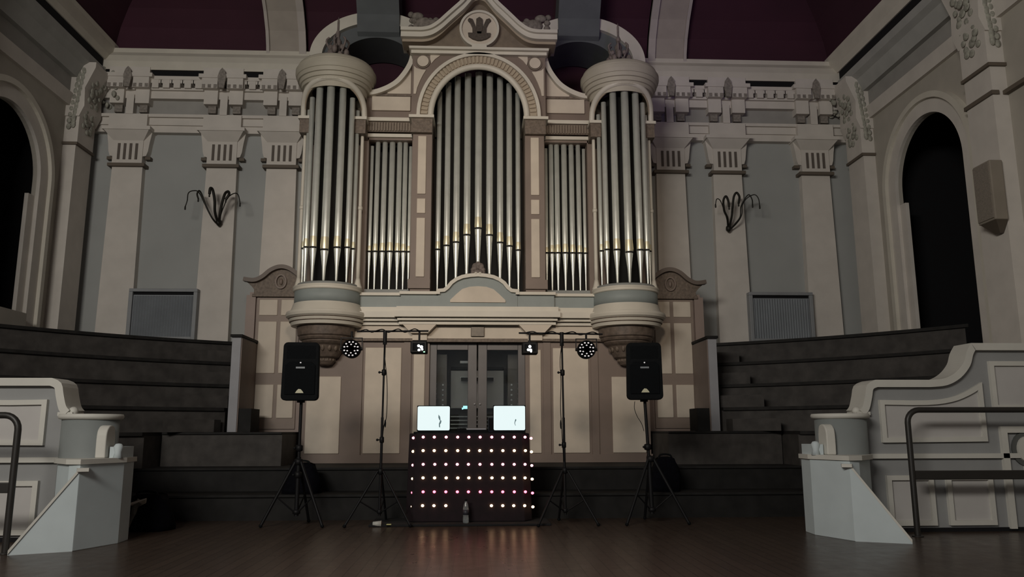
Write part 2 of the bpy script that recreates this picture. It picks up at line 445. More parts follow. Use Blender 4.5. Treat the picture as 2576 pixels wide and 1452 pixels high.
# ---- back wall entablature: architrave, frieze, cornice with dentils, coping above a black block standing in for the unlit slot
def zy(z, y): return 1.15+(z-1.15)*y/15.0
for sd in (-1, 1):
    ent = struct_empty('trim_%d' % (trim_n[0]+1), (sd*5.3, 15, 6.9)); trim_n[0] += 1
    def eb(*rows):
        b = MB()
        for (y, z0, z1) in rows: b.box(min(sd*3.1, sd*7.5), max(sd*3.1, sd*7.5), y, 15.02, zy(z0, y), zy(z1, y)+(0.01 if y > 14.8 else 0))
        return b
    obj('architrave', eb((14.86, 6.90, 7.05), (14.82, 7.05, 7.22), (14.76, 7.22, 7.28)), cream2, ent)
    obj('frieze', eb((14.90, 7.20, 7.68)), friezegrey, ent)
    obj('cornice', eb((14.78, 7.60, 7.78), (14.72, 7.78, 7.83), (14.66, 8.0, 8.075)), cream2, ent)
    dn = MB(); x = 3.15
    while x < 7.21:
        dn.box(sd*x-0.062, sd*x+0.062, 14.67, 14.82, zy(7.83, 14.67), zy(8.01, 14.67))
        dn.box(sd*x-0.11, sd*x+0.11, 14.68, 14.82, zy(7.93, 14.67), zy(8.01, 14.67))
        x += 0.205
    obj('dentil_course', dn, cream2, ent)
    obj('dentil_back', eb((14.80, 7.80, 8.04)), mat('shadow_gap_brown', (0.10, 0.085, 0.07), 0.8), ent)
    obj('slot_dark_block', eb((14.685, 8.075, 8.215)), black, ent)  # solid block painted black for the shade inside the slot
    obj('coping', MB().prism([(15.05, 8.10), (14.64, zy(8.20, 14.64)), (14.66, zy(8.38, 14.66)), (14.72, zy(8.50, 14.72)), (14.84, zy(8.56, 14.84)), (14.86, zy(8.65, 14.86)), (15.05, 8.60)], 'x', min(sd*3.1, sd*7.5), max(sd*3.1, sd*7.5)), white, ent)
# the same cornice along both side walls
for s in (1, -1):
    e = struct_empty('trim_%d' % (trim_n[0]+1), (s*7.5, 6, 7.2)); trim_n[0] += 1
    def sp(pts, m, nm, y0=-3, y1=14.9):
        obj(nm, MB().prism([(s*x, z) for x, z in pts], 'y', y0, y1), m, e)
    sp([(7.6, 7.05), (7.48, 7.05), (7.44, 7.28), (7.6, 7.28)], cream2, 'architrave', -3, 14.3)
    sp([(7.6, 7.28), (7.50, 7.28), (7.50, 7.60), (7.6, 7.60)], friezegrey, 'frieze')
    sp([(7.6, 7.60), (7.40, 7.60), (7.32, 7.78), (7.30, 7.83), (7.20, 7.90), (7.18, 8.04), (7.6, 8.04)], mat('side_cornice', (0.40, 0.40, 0.38), 0.7), 'cornice', -3, 14.62)
    sp([(7.6, 8.04), (7.225, 8.04), (7.225, 8.245), (7.6, 8.245)], black, 'slot_dark_block', -3, 14.62)  # nearly flush block, the slot's darkness is in its black colour
    sp([(7.6, 8.245), (7.20, 8.24), (7.16, 8.36), (7.14, 8.58), (7.12, 8.66), (7.6, 8.66)], white, 'coping', -3, 15.0)

# ---- pilasters of the back wall
def pilaster(x, s):
    """x is the centre on the right half; s mirrors"""
    c = s*x
    t = struct_empty('trim_%d' % (trim_n[0]+1), (c, 15, 2.9)); trim_n[0] += 1
    yb = 15.02
    # shaft, slightly tapering
    obj('shaft', MB().frust([(c-0.325, 14.84, 2.5), (c+0.325, 14.84, 2.5), (c+0.325, yb, 2.5), (c-0.325, yb, 2.5)],
                            [(c-0.285, 14.86, 6.14), (c+0.285, 14.86, 6.14), (c+0.285, yb, 6.14), (c-0.285, yb, 6.14)]), cream2, t)
    obj('neck_band', MB().box(c-0.345, c+0.345, 14.78, yb, 6.14, 6.20), dadobrown, t)
    cp = MB()
    cp.box(c-0.28, c+0.28, 14.82, yb, 6.20, 6.66)
    cp.frust([(c-0.28, 14.82, 6.66), (c+0.28, 14.82, 6.66), (c+0.28, yb, 6.66), (c-0.28, yb, 6.66)],
             [(c-0.42, 14.68, 6.83), (c+0.42, 14.68, 6.83), (c+0.42, yb, 6.83), (c-0.42, yb, 6.83)])
    cp.box(c-0.45, c+0.45, 14.66, yb, 6.83, 6.90)
    cp.box(c-0.36, c+0.36, 14.72, yb, 6.90, 7.16)
    for e in (-1, 1):    # side scrolls
        cp.prism([(c+e*0.28, 6.35), (c+e*0.34, 6.36), (c+e*0.37, 6.45), (c+e*0.39, 6.62), (c+e*0.43, 6.86), (c+e*0.28, 6.86)], 'y', 14.84, yb)
    obj('capital', cp, cream2, t)
    sc = MB()
    for e in (-1, 1): sc.box(c+e*0.36-0.05, c+e*0.36+0.05, 14.88, yb, 6.30, 6.36)
    obj('scroll_foot', sc, dadobrown, t)
    fl = MB()
    for k in range(4): fl.box(c-0.165+k*0.11-0.024, c-0.165+k*0.11+0.024, 14.808, 14.83, 6.28, 6.60)
    obj('flute', fl, mat('flute_brown', (0.12, 0.10, 0.085), 0.8), t)
    # twin brackets in the frieze and the little gable above
    br = MB()
    def pb(b, x0, x1, y, z0, z1): b.box(x0, x1, y, yb, zy(z0, y), zy(z1, y))
    pb(br, c-0.07, c+0.07, 14.74, 7.28, 7.68)
    for e in (-1, 1):
        pb(br, c+e*0.24-0.13, c+e*0.24+0.13, 14.70, 7.50, 7.84)
        pb(br, c+e*0.24-0.15, c+e*0.24+0.15, 14.58, 7.84, 8.07)
    pb(br, c-0.45, c+0.45, 14.56, 8.06, 8.14)
    pb(br, c-0.38, c+0.38, 14.62, 8.13, 8.26)
    obj('console_bracket', br, cream2, t)
    g = MB()
    for e in (-1, 1):
        pb(g, c+e*0.235-0.075, c+e*0.235+0.075, 14.80, 7.31, 7.50)
        for k in range(3): g.box(c+e*0.24-0.11+k*0.11-0.03, c+e*0.24-0.11+k*0.11+0.03, 14.57, 14.6, zy(7.85, 14.57), zy(7.92, 14.57))
    g.prism([(c-0.045, zy(7.86, 14.5)), (c+0.045, zy(7.86, 14.5)), (c+0.08, zy(8.1, 14.5)), (c+0.05, zy(8.22, 14.5)), (c, zy(8.29, 14.5)), (c-0.05, zy(8.22, 14.5)), (c-0.08, zy(8.1, 14.5))], 'y', 14.53, 14.57)
    obj('carved_ornament', g, mat('carving_grey', (0.24, 0.215, 0.19), 0.8, vary=0.3, scale=25), t)
for s in (-1, 1):
    for x in (6.70, 4.925, 3.79): pilaster(x, s)

# ---- pilasters of the side walls, with carved consoles
def side_pilaster(s, y0, y1, capz0=6.30, capz1=7.9, carve=True):
    t = struct_empty('trim_%d' % (trim_n[0]+1), (s*7.5, y0, 1.2)); trim_n[0] += 1
    def bx(b, xa, xb, *r): return b.box(min(s*xa, s*xb), max(s*xa, s*xb), *r)
    obj('shaft', bx(MB(), 7.58, 7.32, y0, y1, 1.2, capz0), cream2, t)
    obj('neck_band', bx(MB(), 7.58, 7.28, y0-0.04, y1+0.02, capz0, capz0+0.05), dadobrown, t)
    b = MB(); bx(b, 7.58, 7.30, y0, y1, capz0+0.05, capz0+0.55)
    b.prism([(s*7.58, capz0+0.55), (s*7.30, capz0+0.55), (s*7.22, capz0+0.75), (s*7.24, capz0+1.1), (s*7.08, capz1-0.1), (s*7.08, capz1), (s*7.58, capz1)], 'y', y0-0.03, y1+0.03)
    obj('capital', b, cream2, t)
    if carve:
        b = MB()
        for k in range(30):
            z = capz0+0.35+(capz1-capz0-0.5)*k/29
            f = min(1, max(0, (z-capz0-0.5)/1.0)); q = 0.5+0.5*math.sin(k*1.9)
            b.ball((s*(7.285-0.15*f), (y0+y1)/2+0.16*math.sin(k*2.4), z), 0.02, 0.05+0.03*q, 0.05+0.02*q, n=8, m=5)
            b.ball((s*(7.42-0.12*f+0.05*math.cos(k*2.1)), y0-0.02, z), 0.045, 0.025, 0.05+0.02*q, n=8, m=5)
        obj('carved_foliage', b, mat('carving_green_grey', (0.34, 0.335, 0.285), 0.8, vary=0.3, scale=20), t)
    return t
for s in (-1, 1):
    side_pilaster(s, 14.12, 14.72)
    side_pilaster(s, 10.35, 10.95)
    # carved corner cluster where the cornices meet
    b = MB()
    for k in range(70):
        b.ball((s*(7.46-random.random()*0.55), 14.93-random.random()*0.3, 7.35+random.random()*0.7), 0.02+random.random()*0.04, 0.03, 0.03+random.random()*0.04, n=7, m=5)
    t = struct(trim_name(), b, MATS['carving_green_grey'])
b = MB()
b.box(7.47, 7.56, 8.0, 11.1, 5.87, 5.93).box(7.29, 7.4, 10.32, 10.98, 5.87, 5.93)
struct(trim_name(), b, dadobrown)
# low sill wall under the left arch
struct(trim_name(), MB().box(-7.62, -7.30, 11.2, 13.1, 2.2, 3.05), sidewall)

# ============================================================ STEPS AND CHOIR TIERS
def step(name, label, x0, x1, y0, y1, z0, z1, wood=None):
    t = thing(name, label, 'step', ((x0+x1)/2, y0, z0))
    obj('riser', MB().box(x0, x1, y0, y1, z0, z1-0.035), wood or darkwood, t)
    obj('tread', MB().box(x0, x1, y0-0.03, y1, z1-0.035, z1), darkwood2, t, bevel=0.008)
    return t
step('platform_step', 'lowest dark wooden step across the hall in front of the organ platform', -4.9, 4.9, 11.0, 11.66, 0, 0.33)
step('platform_step', 'broad dark wooden platform the organ stands on, second level up', -4.9, 4.9, 11.7, 14.95, 0, 0.65)
step('platform_step', 'left dark wooden landing below the left panelled side door', -4.7, -2.93, 12.3, 14.95, 0.65, 1.15, tierwood)
step('platform_step', 'right dark wooden landing below the right panelled side door', 2.93, 4.7, 12.3, 14.95, 0.65, 1.15, tierwood)

YC = 6.5
def tier(s, label, yin, ynext, z0, z1, xin=4.0):
    r0 = math.hypot(3.95, yin-YC); r1 = math.hypot(3.95, ynext-YC)+0.06
    t = thing('choir_bench', label, 'choir seating', (s*xin, yin, z0), 'curved choir benches either side of the organ')
    def arcmesh(ra, rb, za, zb):
        b = MB(); N = 18; vs = []
        aa = math.acos(min(1, xin/ra)); a_end = max(math.acos(min(1, 7.40/ra)) if ra > 7.40 else 0.05, math.asin(3.2/ra))
        for k in range(N+1):
            a = aa+(a_end-aa)*k/N
            xa, ya = ra*math.cos(a), YC+ra*math.sin(a)
            a2 = math.acos(min(1, xin/rb))+(max(math.acos(min(1, 7.40/rb)) if rb > 7.40 else 0.05, math.asin(3.2/rb))-math.acos(min(1, xin/rb)))*k/N
            xb, yb = rb*math.cos(a2), YC+rb*math.sin(a2)
            yb = min(yb, 14.97)
            vs += [(s*xa, ya, za), (s*xa, ya, zb), (s*xb, yb, zb), (s*xb, yb, za)]
        fs = [(k*4+j, k*4+(j+1) % 4, k*4+4+(j+1) % 4, k*4+4+j) for k in range(N) for j in range(4)]
        fs += [(0, 1, 2, 3), (N*4+3, N*4+2, N*4+1, N*4)]
        return b.add(vs, fs)
    obj('riser', arcmesh(r0, r1, z0, z1-0.05), tierwood, t)
    obj('seat_plank', arcmesh(r0-0.05, r1, z1-0.05, z1), benchplank, t)
names = ['lowest', 'second', 'third', 'fourth', 'topmost']
lv = [(12.3, 0.65, 1.15), (13.0, 1.15, 1.53), (13.6, 1.53, 1.93), (14.15, 1.93, 2.34), (14.62, 2.34, 2.74)]
for s, side in ((-1, 'left'), (1, 'right')):
    for k, (y, z0, z1) in enumerate(lv):
        yn = lv[k+1][0] if k < 4 else 14.95
        tier(s, '%s dark wooden curved choir bench on the %s of the organ' % (names[k], side), y, yn, z0, z1, 4.72 if k == 0 else 4.0)
    # cheek wall closing the benches off from the door
    t = thing('cheek_wall', 'pale grey narrow wall end between %s side door and choir benches' % side, 'partition wall', (s*3.9, 12.95, 1.15))
    obj('panel', MB().box(min(s*3.81, s*3.95), max(s*3.81, s*3.95), 12.95, 14.95, 1.152, 2.66), mat('cheek_grey', (0.34, 0.34, 0.36), 0.6), t)
    obj('inner_facing', MB().box(min(s*3.796, s*3.812), max(s*3.796, s*3.812), 12.97, 13.9, 1.152, 2.64), mat('facing_taupe', (0.23, 0.18, 0.155), 0.6), t)
    obj('cap_rail', MB().box(min(s*3.78, s*3.97), max(s*3.78, s*3.97), 12.90, 14.95, 2.66, 2.70), darkwood, t)
    obj('dark_box', MB().box(min(s*3.6, s*3.80), max(s*3.6, s*3.80), 13.0, 13.5, 1.152, 1.52), darkwood, t)
    for k in range(1, 5):
        y, z0, z1 = lv[k]
        rr = math.hypot(3.95, y-YC)
        bk = [(s*x, YC+math.sqrt((rr-0.09)**2-x*x)) for x in (4.02, 4.2, 4.4, 4.62)]
        ft = [(s*x, YC+math.sqrt((rr-0.36)**2-x*x)) for x in (4.62, 4.4, 4.2, 4.02)]
        t = obj('aisle_step', MB().prism(bk+ft, 'z', z0+0.002, (z0+z1)/2), tierwood)
        tag(t, '%s narrow dark step up from the landing beside the %s cheek wall' % (('first', 'second', 'third', 'fourth')[k-1], side), 'step', 'narrow steps up through the choir benches')

# ============================================================ SIDE DOORS
def side_door(s, n):
    t = struct_empty('door_%d' % n, (s*3.45, 13.9, 1.15))
    yf = 13.9
    def bx(b, xa, xb, *r): return b.box(min(s*xa, s*xb), max(s*xa, s*xb), *r)
    b = MB(); bx(b, 2.98, 3.98, yf, 14.95, 1.15, 3.56); bx(b, 3.86, 4.02, yf-0.06, 14.0, 1.15, 3.50); bx(b, 2.98, 3.08, yf-0.06, 14.0, 1.15, 3.50)
    obj('door_frame', b, mat('door_frame_taupe', (0.28, 0.215, 0.185), 0.55), t)
    obj('door_leaf', bx(MB(), 3.10, 3.84, yf-0.03, yf+0.02, 1.2, 3.46), mat('door_taupe', (0.25, 0.195, 0.16), 0.55), t)
    for (xa, xb) in ((3.795, 3.48), (3.42, 3.14)):
        for (za, zb) in ((3.145, 3.425), (2.14, 3.04), (1.38, 1.95)):
            p = MB(); bx(p, xa, xb, yf-0.05, yf-0.02, za, zb)
            obj('door_panel', p, cream, t, bevel=0.012)
    obj('door_handle', MB().ball((s*3.825, yf-0.08, 2.04), 0.022).tube([(s*3.825, yf-0.03, 2.04), (s*3.825, yf-0.08, 2.04)], 0.009), mat('brass', (0.5, 0.45, 0.33), 0.25, 0.9, vary=0), t)
    b = MB(); bx(b, 2.95, 3.92, yf-0.09, yf+0.05, 3.47, 3.52); bx(b, 2.95, 3.90, yf-0.05, yf+0.05, 3.52, 3.60)
    obj('door_head', b, brown, t)
    top = smooth_path([(4.08, 3.78), (3.9, 3.76), (3.76, 3.82), (3.62, 3.94), (3.47, 4.0), (3.32, 3.98), (3.16, 3.88), (3.04, 3.76), (2.98, 3.7)], 5)
    poly = [(s*x, z) for x, z in top]+[(s*2.95, 3.60), (s*3.9, 3.60), (s*3.95, 3.66)]
    pd = obj('pediment', MB().prism(poly, 'y', yf-0.04, yf+0.3), brown, t)
    obj('pediment_moulding', MB().strip([(s*x, z+0.0) for x, z in top], 0.07, 'y', yf-0.12, yf+0.02), mat('brown_moulding', (0.14, 0.11, 0.09), 0.55), pd)
    c = MB().ring(s*3.44, 3.74, 0.075, 0.105, 0.10, 0.13, yf-0.08, yf-0.03, 0, 2*PI, 24)
    c.ball((s*3.44, yf-0.05, 3.74), 0.03, 0.03, 0.06)
    obj('cartouche', c, taupe, pd)
side_door(-1, 1); side_door(1, 2)

# ============================================================ THE PIPE ORGAN
org = thing('pipe_organ', 'tall cream and brown pipe organ with round corner towers in the centre', 'pipe organ', (0, 13.3, 0.65))
b = MB()
for s in (1, -1):
    b.box(min(s*0.80, s*2.88), max(s*0.80, s*2.88), 13.30, 14.95, 0.65, 2.66)
    b.box(min(s*0.80, s*2.90), max(s*0.80, s*2.90), 13.27, 13.4, 0.65, 0.78)
    b.box(min(s*1.10, s*1.22), max(s*1.10, s*1.22), 13.27, 13.4, 0.78, 2.62)
    b.box(min(s*1.90, s*2.02), max(s*1.90, s*2.02), 13.27, 13.4, 0.78, 2.62)
b.box(-2.88, 2.88, 14.2, 14.95, 2.66, 6.9)
b.box(-2.0, 2.0, 13.32, 14.95, 2.66, 3.46)
for s in (1, -1):
    b.box(min(s*1.94, s*2.96), max(s*1.94, s*2.96), 13.62, 14.95, 2.66, 7.0)
    b.box(min(s*1.925, s*2.06), max(s*1.925, s*2.06), 13.38, 14.4, 3.46, 6.3)
    b.box(min(s*1.13, s*1.95), max(s*1.13, s*1.95), 13.38, 13.6, 6.20, 6.30)
    b.box(min(s*1.13, s*1.165), max(s*1.13, s*1.165), 13.38, 13.8, 3.46, 6.3)
obj('casework', b, taupe, org)
# dark backs behind the pipes
b = MB()
for s in (1, -1):
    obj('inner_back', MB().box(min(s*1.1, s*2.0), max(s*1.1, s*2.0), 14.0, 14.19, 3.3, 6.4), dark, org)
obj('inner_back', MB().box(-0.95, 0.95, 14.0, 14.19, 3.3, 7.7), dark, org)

# cream panels
def panel(x0, x1, z0, z1, y=13.30, m=None, t=0.022, par=None):
    o = obj('panel', MB().box(x0, x1, y-t, y+0.02, z0, z1), m or cream, par or org, bevel=0.01)
    return o
for s in (1, -1):
    for (xa, xb, z0, z1) in ((2.245, 2.80, 0.80, 2.05), (1.262, 1.862, 0.80, 2.53), (0.872, 1.062, 0.80, 2.50)):
        panel(min(s*xa, s*xb), max(s*xa, s*xb), z0, z1)
    for (z0, z1) in ((5.14, 6.18), (4.80, 5.06), (3.70, 4.72)):
        panel(min(s*0.90, s*1.045), max(s*0.90, s*1.045), z0, z1, 13.12)
    panel(min(s*1.21, s*1.89), max(s*1.21, s*1.89), 6.735, 7.0, 13.36)
# lower frieze, cornice, brackets
b = MB().box(-2.1, 2.1, 13.24, 13.4, 2.68, 2.95)
obj('lower_frieze', b.lift(0.988), cream, org)
obj('frieze_dark_moulding', MB().box(-2.1, 2.1, 13.22, 13.4, 2.635, 2.68).box(-0.84, 0.84, 13.2, 13.4, 2.62, 2.665), brown, org)  # dark brown moulding along the top of the base
obj('plaque', MB().box(-0.112, 0.112, 13.20, 13.26, 2.71, 2.875), plaqmat, org, bevel=0.008)
for s in (1, -1):
    b = MB()
    a = [(s*0.82, 2.79), (s*1.10, 2.79), (s*1.24, 2.94), (s*0.68, 2.94)]
    b.prism(a, 'y', 13.08, 13.3)
    b.box(min(s*0.84, s*1.08), max(s*0.84, s*1.08), 13.18, 13.3, 2.68, 2.80)
    obj('bracket', b.lift(0.978), cream, org)
b = MB()
for (y, z0, z1, q) in ((13.18, 2.94, 2.985, 1.30), (13.10, 3.0, 3.035, 1.32), (13.02, 3.05, 3.15, 1.36), (13.12, 3.15, 3.24, 1.34)):
    b.box(-2.1, 2.1, y, 13.4, z0, z1)
    b.box(-q, q, y-0.10, 13.4, z0, z1)
for (y, z0, z1) in ((13.2, 2.985, 3.0), (13.12, 3.035, 3.05)):
    b.box(-2.05, 2.05, y, 13.4, z0, z1).box(-1.25, 1.25, y-0.10, 13.4, z0, z1)
obj('lower_cornice', b.lift(0.976), white, org)
# blue grey parapet with raised centre
prf = [(-0.66, 3.46), (-0.66, 3.52), (-0.56, 3.53)]+[(-0.50, 3.58), (-0.44, 3.66), (-0.36, 3.72), (-0.26, 3.765), (-0.13, 3.79), (0, 3.80)]
prf = prf+[(-x, z) for x, z in reversed(prf[:-1])]
b = MB().box(-2.1, 2.1, 13.2, 13.36, 3.24, 3.45).box(-1.28, 1.28, 13.12, 13.3, 3.24, 3.45)
b.prism(prf+[(0.66, 3.24), (-0.66, 3.24)], 'y', 13.10, 13.26)
pa = obj('parapet', b.lift(0.977), bluegrey, org)
b = MB().box(-2.1, -1.24, 13.15, 13.38, 3.45, 3.50).box(1.24, 2.1, 13.15, 13.38, 3.45, 3.50).box(-1.3, -0.64, 13.06, 13.3, 3.46, 3.51).box(0.64, 1.3, 13.06, 13.3, 3.46, 3.51)
b.strip(prf, 0.06, 'y', 13.04, 13.28)
obj('parapet_rail', b.lift(0.974), white, pa)
cp = [(-0.46, 3.32), (-0.46, 3.36)]+[(-0.36, 3.46), (-0.26, 3.55), (-0.14, 3.59), (0, 3.60)]
cp = cp+[(-x, z) for x, z in reversed(cp[:-1])]
obj('parapet_panel', MB().prism(cp, 'y', 13.075, 13.12).lift(0.976), cream, pa)
b = MB()
for k in range(7):
    a = R(90+(k-3)*24); L = 0.20-0.025*abs(k-3)
    b.ball((L*0.75*math.cos(a), 13.14, 3.82+L*0.75*math.sin(a)), 0.035+0.008*(3-abs(k-3)), 0.03, 0.07 if abs(k-3) < 2 else 0.04, n=8, m=6)
b.ball((0, 13.13, 3.84), 0.10, 0.05, 0.06).box(-0.2, 0.2, 13.1, 13.2, 3.79, 3.82)
obj('crest_ornament', b.shift(0, 0, -0.06), mat('grey_brown_carving', (0.17, 0.14, 0.125), 0.7, vary=0.3, scale=25), org)
b = MB()
for e in (-1, 1): obj('crest_bud', MB().ball((e*0.035, 13.06, 3.755), 0.028), white, org)
# blue inner sill under the flats
b = MB()
for s in (1, -1):
    obj('pipe_sill', MB().box(min(s*1.16, s*1.93), max(s*1.16, s*1.93), 13.36, 14.1, 3.44, 3.53), mat('sill_grey', (0.25, 0.26, 0.25), 0.6), org)
obj('pipe_sill', MB().box(-0.8, 0.8, 13.3, 14.1, 3.40, 3.48), MATS['sill_grey'], org)
# centre pilasters
for s in (1, -1):
    b = MB()
    b.box(min(s*0.805, s*1.135), max(s*0.805, s*1.135), 13.12, 14.0, 3.46, 6.30)
    b.box(min(s*0.80, s*1.17), max(s*0.80, s*1.17), 13.07, 13.3, 3.50, 3.60)
    b.box(min(s*0.80, s*1.17), max(s*0.80, s*1.17), 13.09, 13.3, 3.60, 3.66)
    obj('centre_pilaster', b, taupe, org)
# imposts and ribbed bands at the springing of the arches
band_brown = mat('band_brown', (0.21, 0.17, 0.13), 0.6)
for s in (1, -1):
    def bx(xa, xb, *r): return MB().box(min(s*xa, s*xb), max(s*xa, s*xb), *r)
    ip = obj('impost', bx(0.80, 1.16, 13.02, 13.9, 6.215, 6.465), brown, org)
    obj('impost_cap', bx(0.77, 1.20, 12.96, 13.9, 6.465, 6.515), white, ip)
    ip = obj('ribbed_band', bx(1.16, 1.98, 13.30, 13.6, 6.32, 6.50), brown, org)
    obj('band_cap', bx(1.16, 1.98, 13.24, 13.6, 6.50, 6.565), white, ip)
    rb = MB()
    for k in range(16):
        x = 1.2+k*0.048
        rb.box(min(s*x, s*(x+0.024)), max(s*x, s*(x+0.024)), 13.275, 13.31, 6.335, 6.485)
    obj('band_ribs', rb, band_brown, ip)
    obj('flat_head_moulding', bx(1.14, 2.07, 13.32, 13.6, 6.235, 6.295), white, org)
    # blocks on either side of the tower
    for xa, xb in ((1.94, 2.12), (2.88, 3.06)):
        ip = obj('impost', bx(xa, xb, 13.02, 13.7, 6.18, 6.42), brown, org)
        obj('impost_cap', bx(xa-0.02, xb+0.02, 12.98, 13.7, 6.42, 6.47), white, ip)
# centre bay: arch, ring with dentils, spandrels, roundels
obj('arch_wall', MB().archwall(-1.17, 1.17, 6.58, 7.79, 0, 6.6, 0.97, 1.08, 13.12, 13.4), taupe, org)
ar = obj('arch_outer_moulding', MB().ring(0, 6.6, 1.03, 1.13, 1.09, 1.19, 13.02, 13.2).persp(0.988), white, org)
b = MB().ring(0, 6.6, 0.88, 0.97, 1.04, 1.14, 13.08, 13.3)
obj('arch_dentil_band', b.persp(0.991), tan, org)
b = MB()
for k in range(44):
    a0 = PI*(k+0.15)/44; a1 = PI*(k+0.72)/44
    b.ring(0, 6.6, 0.905, 0.995, 1.015, 1.115, 13.055, 13.1, a0, a1, 1)
obj('arch_dentils', b.persp(0.99), mat('tan_light', (0.40, 0.335, 0.25), 0.6), org)
b = MB()
pts = [(0.845*math.cos(PI*k/40), 13.08, 6.6+0.93*math.sin(PI*k/40)) for k in range(41)]
b.tube(pts, 0.055, 8)
obj('arch_inner_moulding', b.persp(0.99), white, org)
for s in (1, -1):
    sp1 = [(s*1.14, 6.95), (s*1.10, 6.95)]+[(s*x, z) for x, z in ((1.08, 7.06), (1.03, 7.2), (0.985, 7.30), (0.93, 7.40))]+[(s*1.0, 7.40), (s*1.1, 7.43), (s*1.14, 7.47)]
    obj('spandrel_panel', MB().prism(sp1, 'y', 13.10, 13.13), cream, org)
    sp2 = [(s*0.84, 7.52), (s*0.78, 7.60), (s*0.68, 7.68), (s*0.55, 7.74), (s*0.84, 7.74), (s*0.86, 7.66), (s*0.86, 7.60)]
    obj('spandrel_panel', MB().prism(sp2, 'y', 13.10, 13.13), cream, org)
    q = obj('spandrel_roundel', MB().disc(s*0.985, 7.555, 0.10, 13.08, 13.13), cream, org)
    obj('roundel_ring', MB().ring(s*0.985, 7.555, 0.105, 0.105, 0.125, 0.125, 13.095, 13.13, 0, 2*PI, 24), mat('taupe_dark', (0.17, 0.135, 0.105), 0.6), q)
# entablature and pediment
obj('entablature', MB().box(-1.19, 1.19, 13.02, 13.5, 7.675, 7.73).box(-1.22, 1.22, 12.95, 13.5, 7.73, 7.775), white, org)
cpath = smooth_path([(1.40, 8.155), (1.18, 8.155), (1.0, 8.16), (0.86, 8.20), (0.72, 8.30), (0.58, 8.44), (0.45, 8.57), (0.32, 8.70), (0.21, 8.84), (0.11, 8.96), (0, 9.0)], 4)
cpath = [(x*0.973, 1.15+(z-1.15)*0.973) for x, z in cpath]
full = [(-x, z) for x, z in cpath]+[(x, z) for x, z in reversed(cpath[:-1])]
tymp = full+[(1.18, 7.77), (-1.18, 7.77)]
pe = obj('pediment', MB().prism(tymp, 'y', 13.12, 13.5), mat('tympanum_brown', (0.185, 0.145, 0.105), 0.65, vary=0.15, scale=8), org)
obj('pediment_cornice', MB().strip(full, 0.13, 'y', 12.86, 13.5).strip([(x, z+0.055) for x, z in full], 0.06, 'y', 12.80, 13.5), white, pe)
obj('pediment_bed_moulding', MB().strip([(x*0.985, z-0.085) for x, z in full], 0.05, 'y', 12.96, 13.3), tan, pe)
ro = obj('roundel', MB().disc(0, 8.155, 0.33, 13.04, 13.14, 40), cream, pe)
obj('roundel_rim', MB().ring(0, 8.155, 0.31, 0.31, 0.35, 0.35, 13.0, 13.14, 0, 2*PI, 40).box(-0.13, 0.13, 12.98, 13.1, 7.76, 7.85), white, ro)
b = MB()
b.prism([(-0.20, 8.165), (-0.12, 8.165), (-0.10, 8.19), (0.10, 8.19), (0.12, 8.165), (0.20, 8.165), (0.19, 8.10), (0.12, 8.05), (0.03, 8.02), (-0.03, 8.02), (-0.12, 8.05), (-0.19, 8.10)], 'y', 13.0, 13.05)
b.prism([(-0.035, 8.15), (0.035, 8.15), (0.06, 8.30), (0.055, 8.43), (0, 8.47), (-0.055, 8.43), (-0.06, 8.30)], 'y', 13.0, 13.05)
for s in (1, -1):
    b.prism([(s*0.05, 8.16), (s*0.12, 8.18), (s*0.125, 8.27), (s*0.16, 8.35), (s*0.20, 8.40), (s*0.18, 8.45), (s*0.12, 8.43), (s*0.08, 8.33), (s*0.06, 8.26)], 'y', 13.01, 13.05)
    b.ball((s*0.17, 13.02, 8.41), 0.035, 0.02, 0.035)
b.shift(0, 0, -0.095)
obj('emblem', b, mat('emblem_brown', (0.075, 0.058, 0.045), 0.6, vary=0.3, scale=30), ro)
for s in (1, -1):
    b = MB()
    for k in range(16):
        q = k/15
        x = 0.74+0.50*random.random(); h = 0.06+0.26*random.random()*(1 if x > 0.9 else 0.6)
        b.ball((s*x, 13.15+0.1*random.random(), 8.22+h), 0.06, 0.05, 0.055, n=8, m=6)
    b.ball((s*1.10, 13.15, 8.48), 0.11, 0.06, 0.07).ball((s*0.98, 13.15, 8.34), 0.16, 0.06, 0.12).ball((s*0.82, 13.15, 8.34), 0.1, 0.06, 0.08)
    b.shift(0, 0, -0.04)
    obj('shoulder_foliage', b, mat('foliage_grey', (0.20, 0.175, 0.15), 0.8, vary=0.35, scale=18), pe)
# curved shoulders over the flats
for s in (1, -1):
    cv = smooth_path([(2.06, 7.09), (1.90, 7.09), (1.75, 7.13), (1.58, 7.21), (1.43, 7.325), (1.30, 7.50), (1.22, 7.66), (1.185, 7.80)], 4)
    body = [(s*x, z) for x, z in cv]+[(s*1.16, 7.80), (s*1.16, 6.60), (s*2.06, 6.60)]
    sh = obj('shoulder', MB().prism(body, 'y', 13.38, 13.7), taupe, org)
    obj('shoulder_moulding', MB().strip([(s*x, z-0.055) for x, z in cv], 0.085, 'y', 13.26, 13.72), white, sh)
    cv2 = [(x, z-0.10) for x, z in cv if x < 1.66]
    obj('shoulder_panel', MB().prism([(s*x, z) for x, z in cv2 if z < 7.62]+[(s*1.21, 7.45), (s*1.21, 7.06), (s*1.62, 7.06)], 'y', 13.36, 13.4), cream, sh)
    obj('shoulder_line', MB().box(min(s*1.18, s*2.0), max(s*1.18, s*2.0), 13.35, 13.4, 7.01, 7.04), brown, sh)

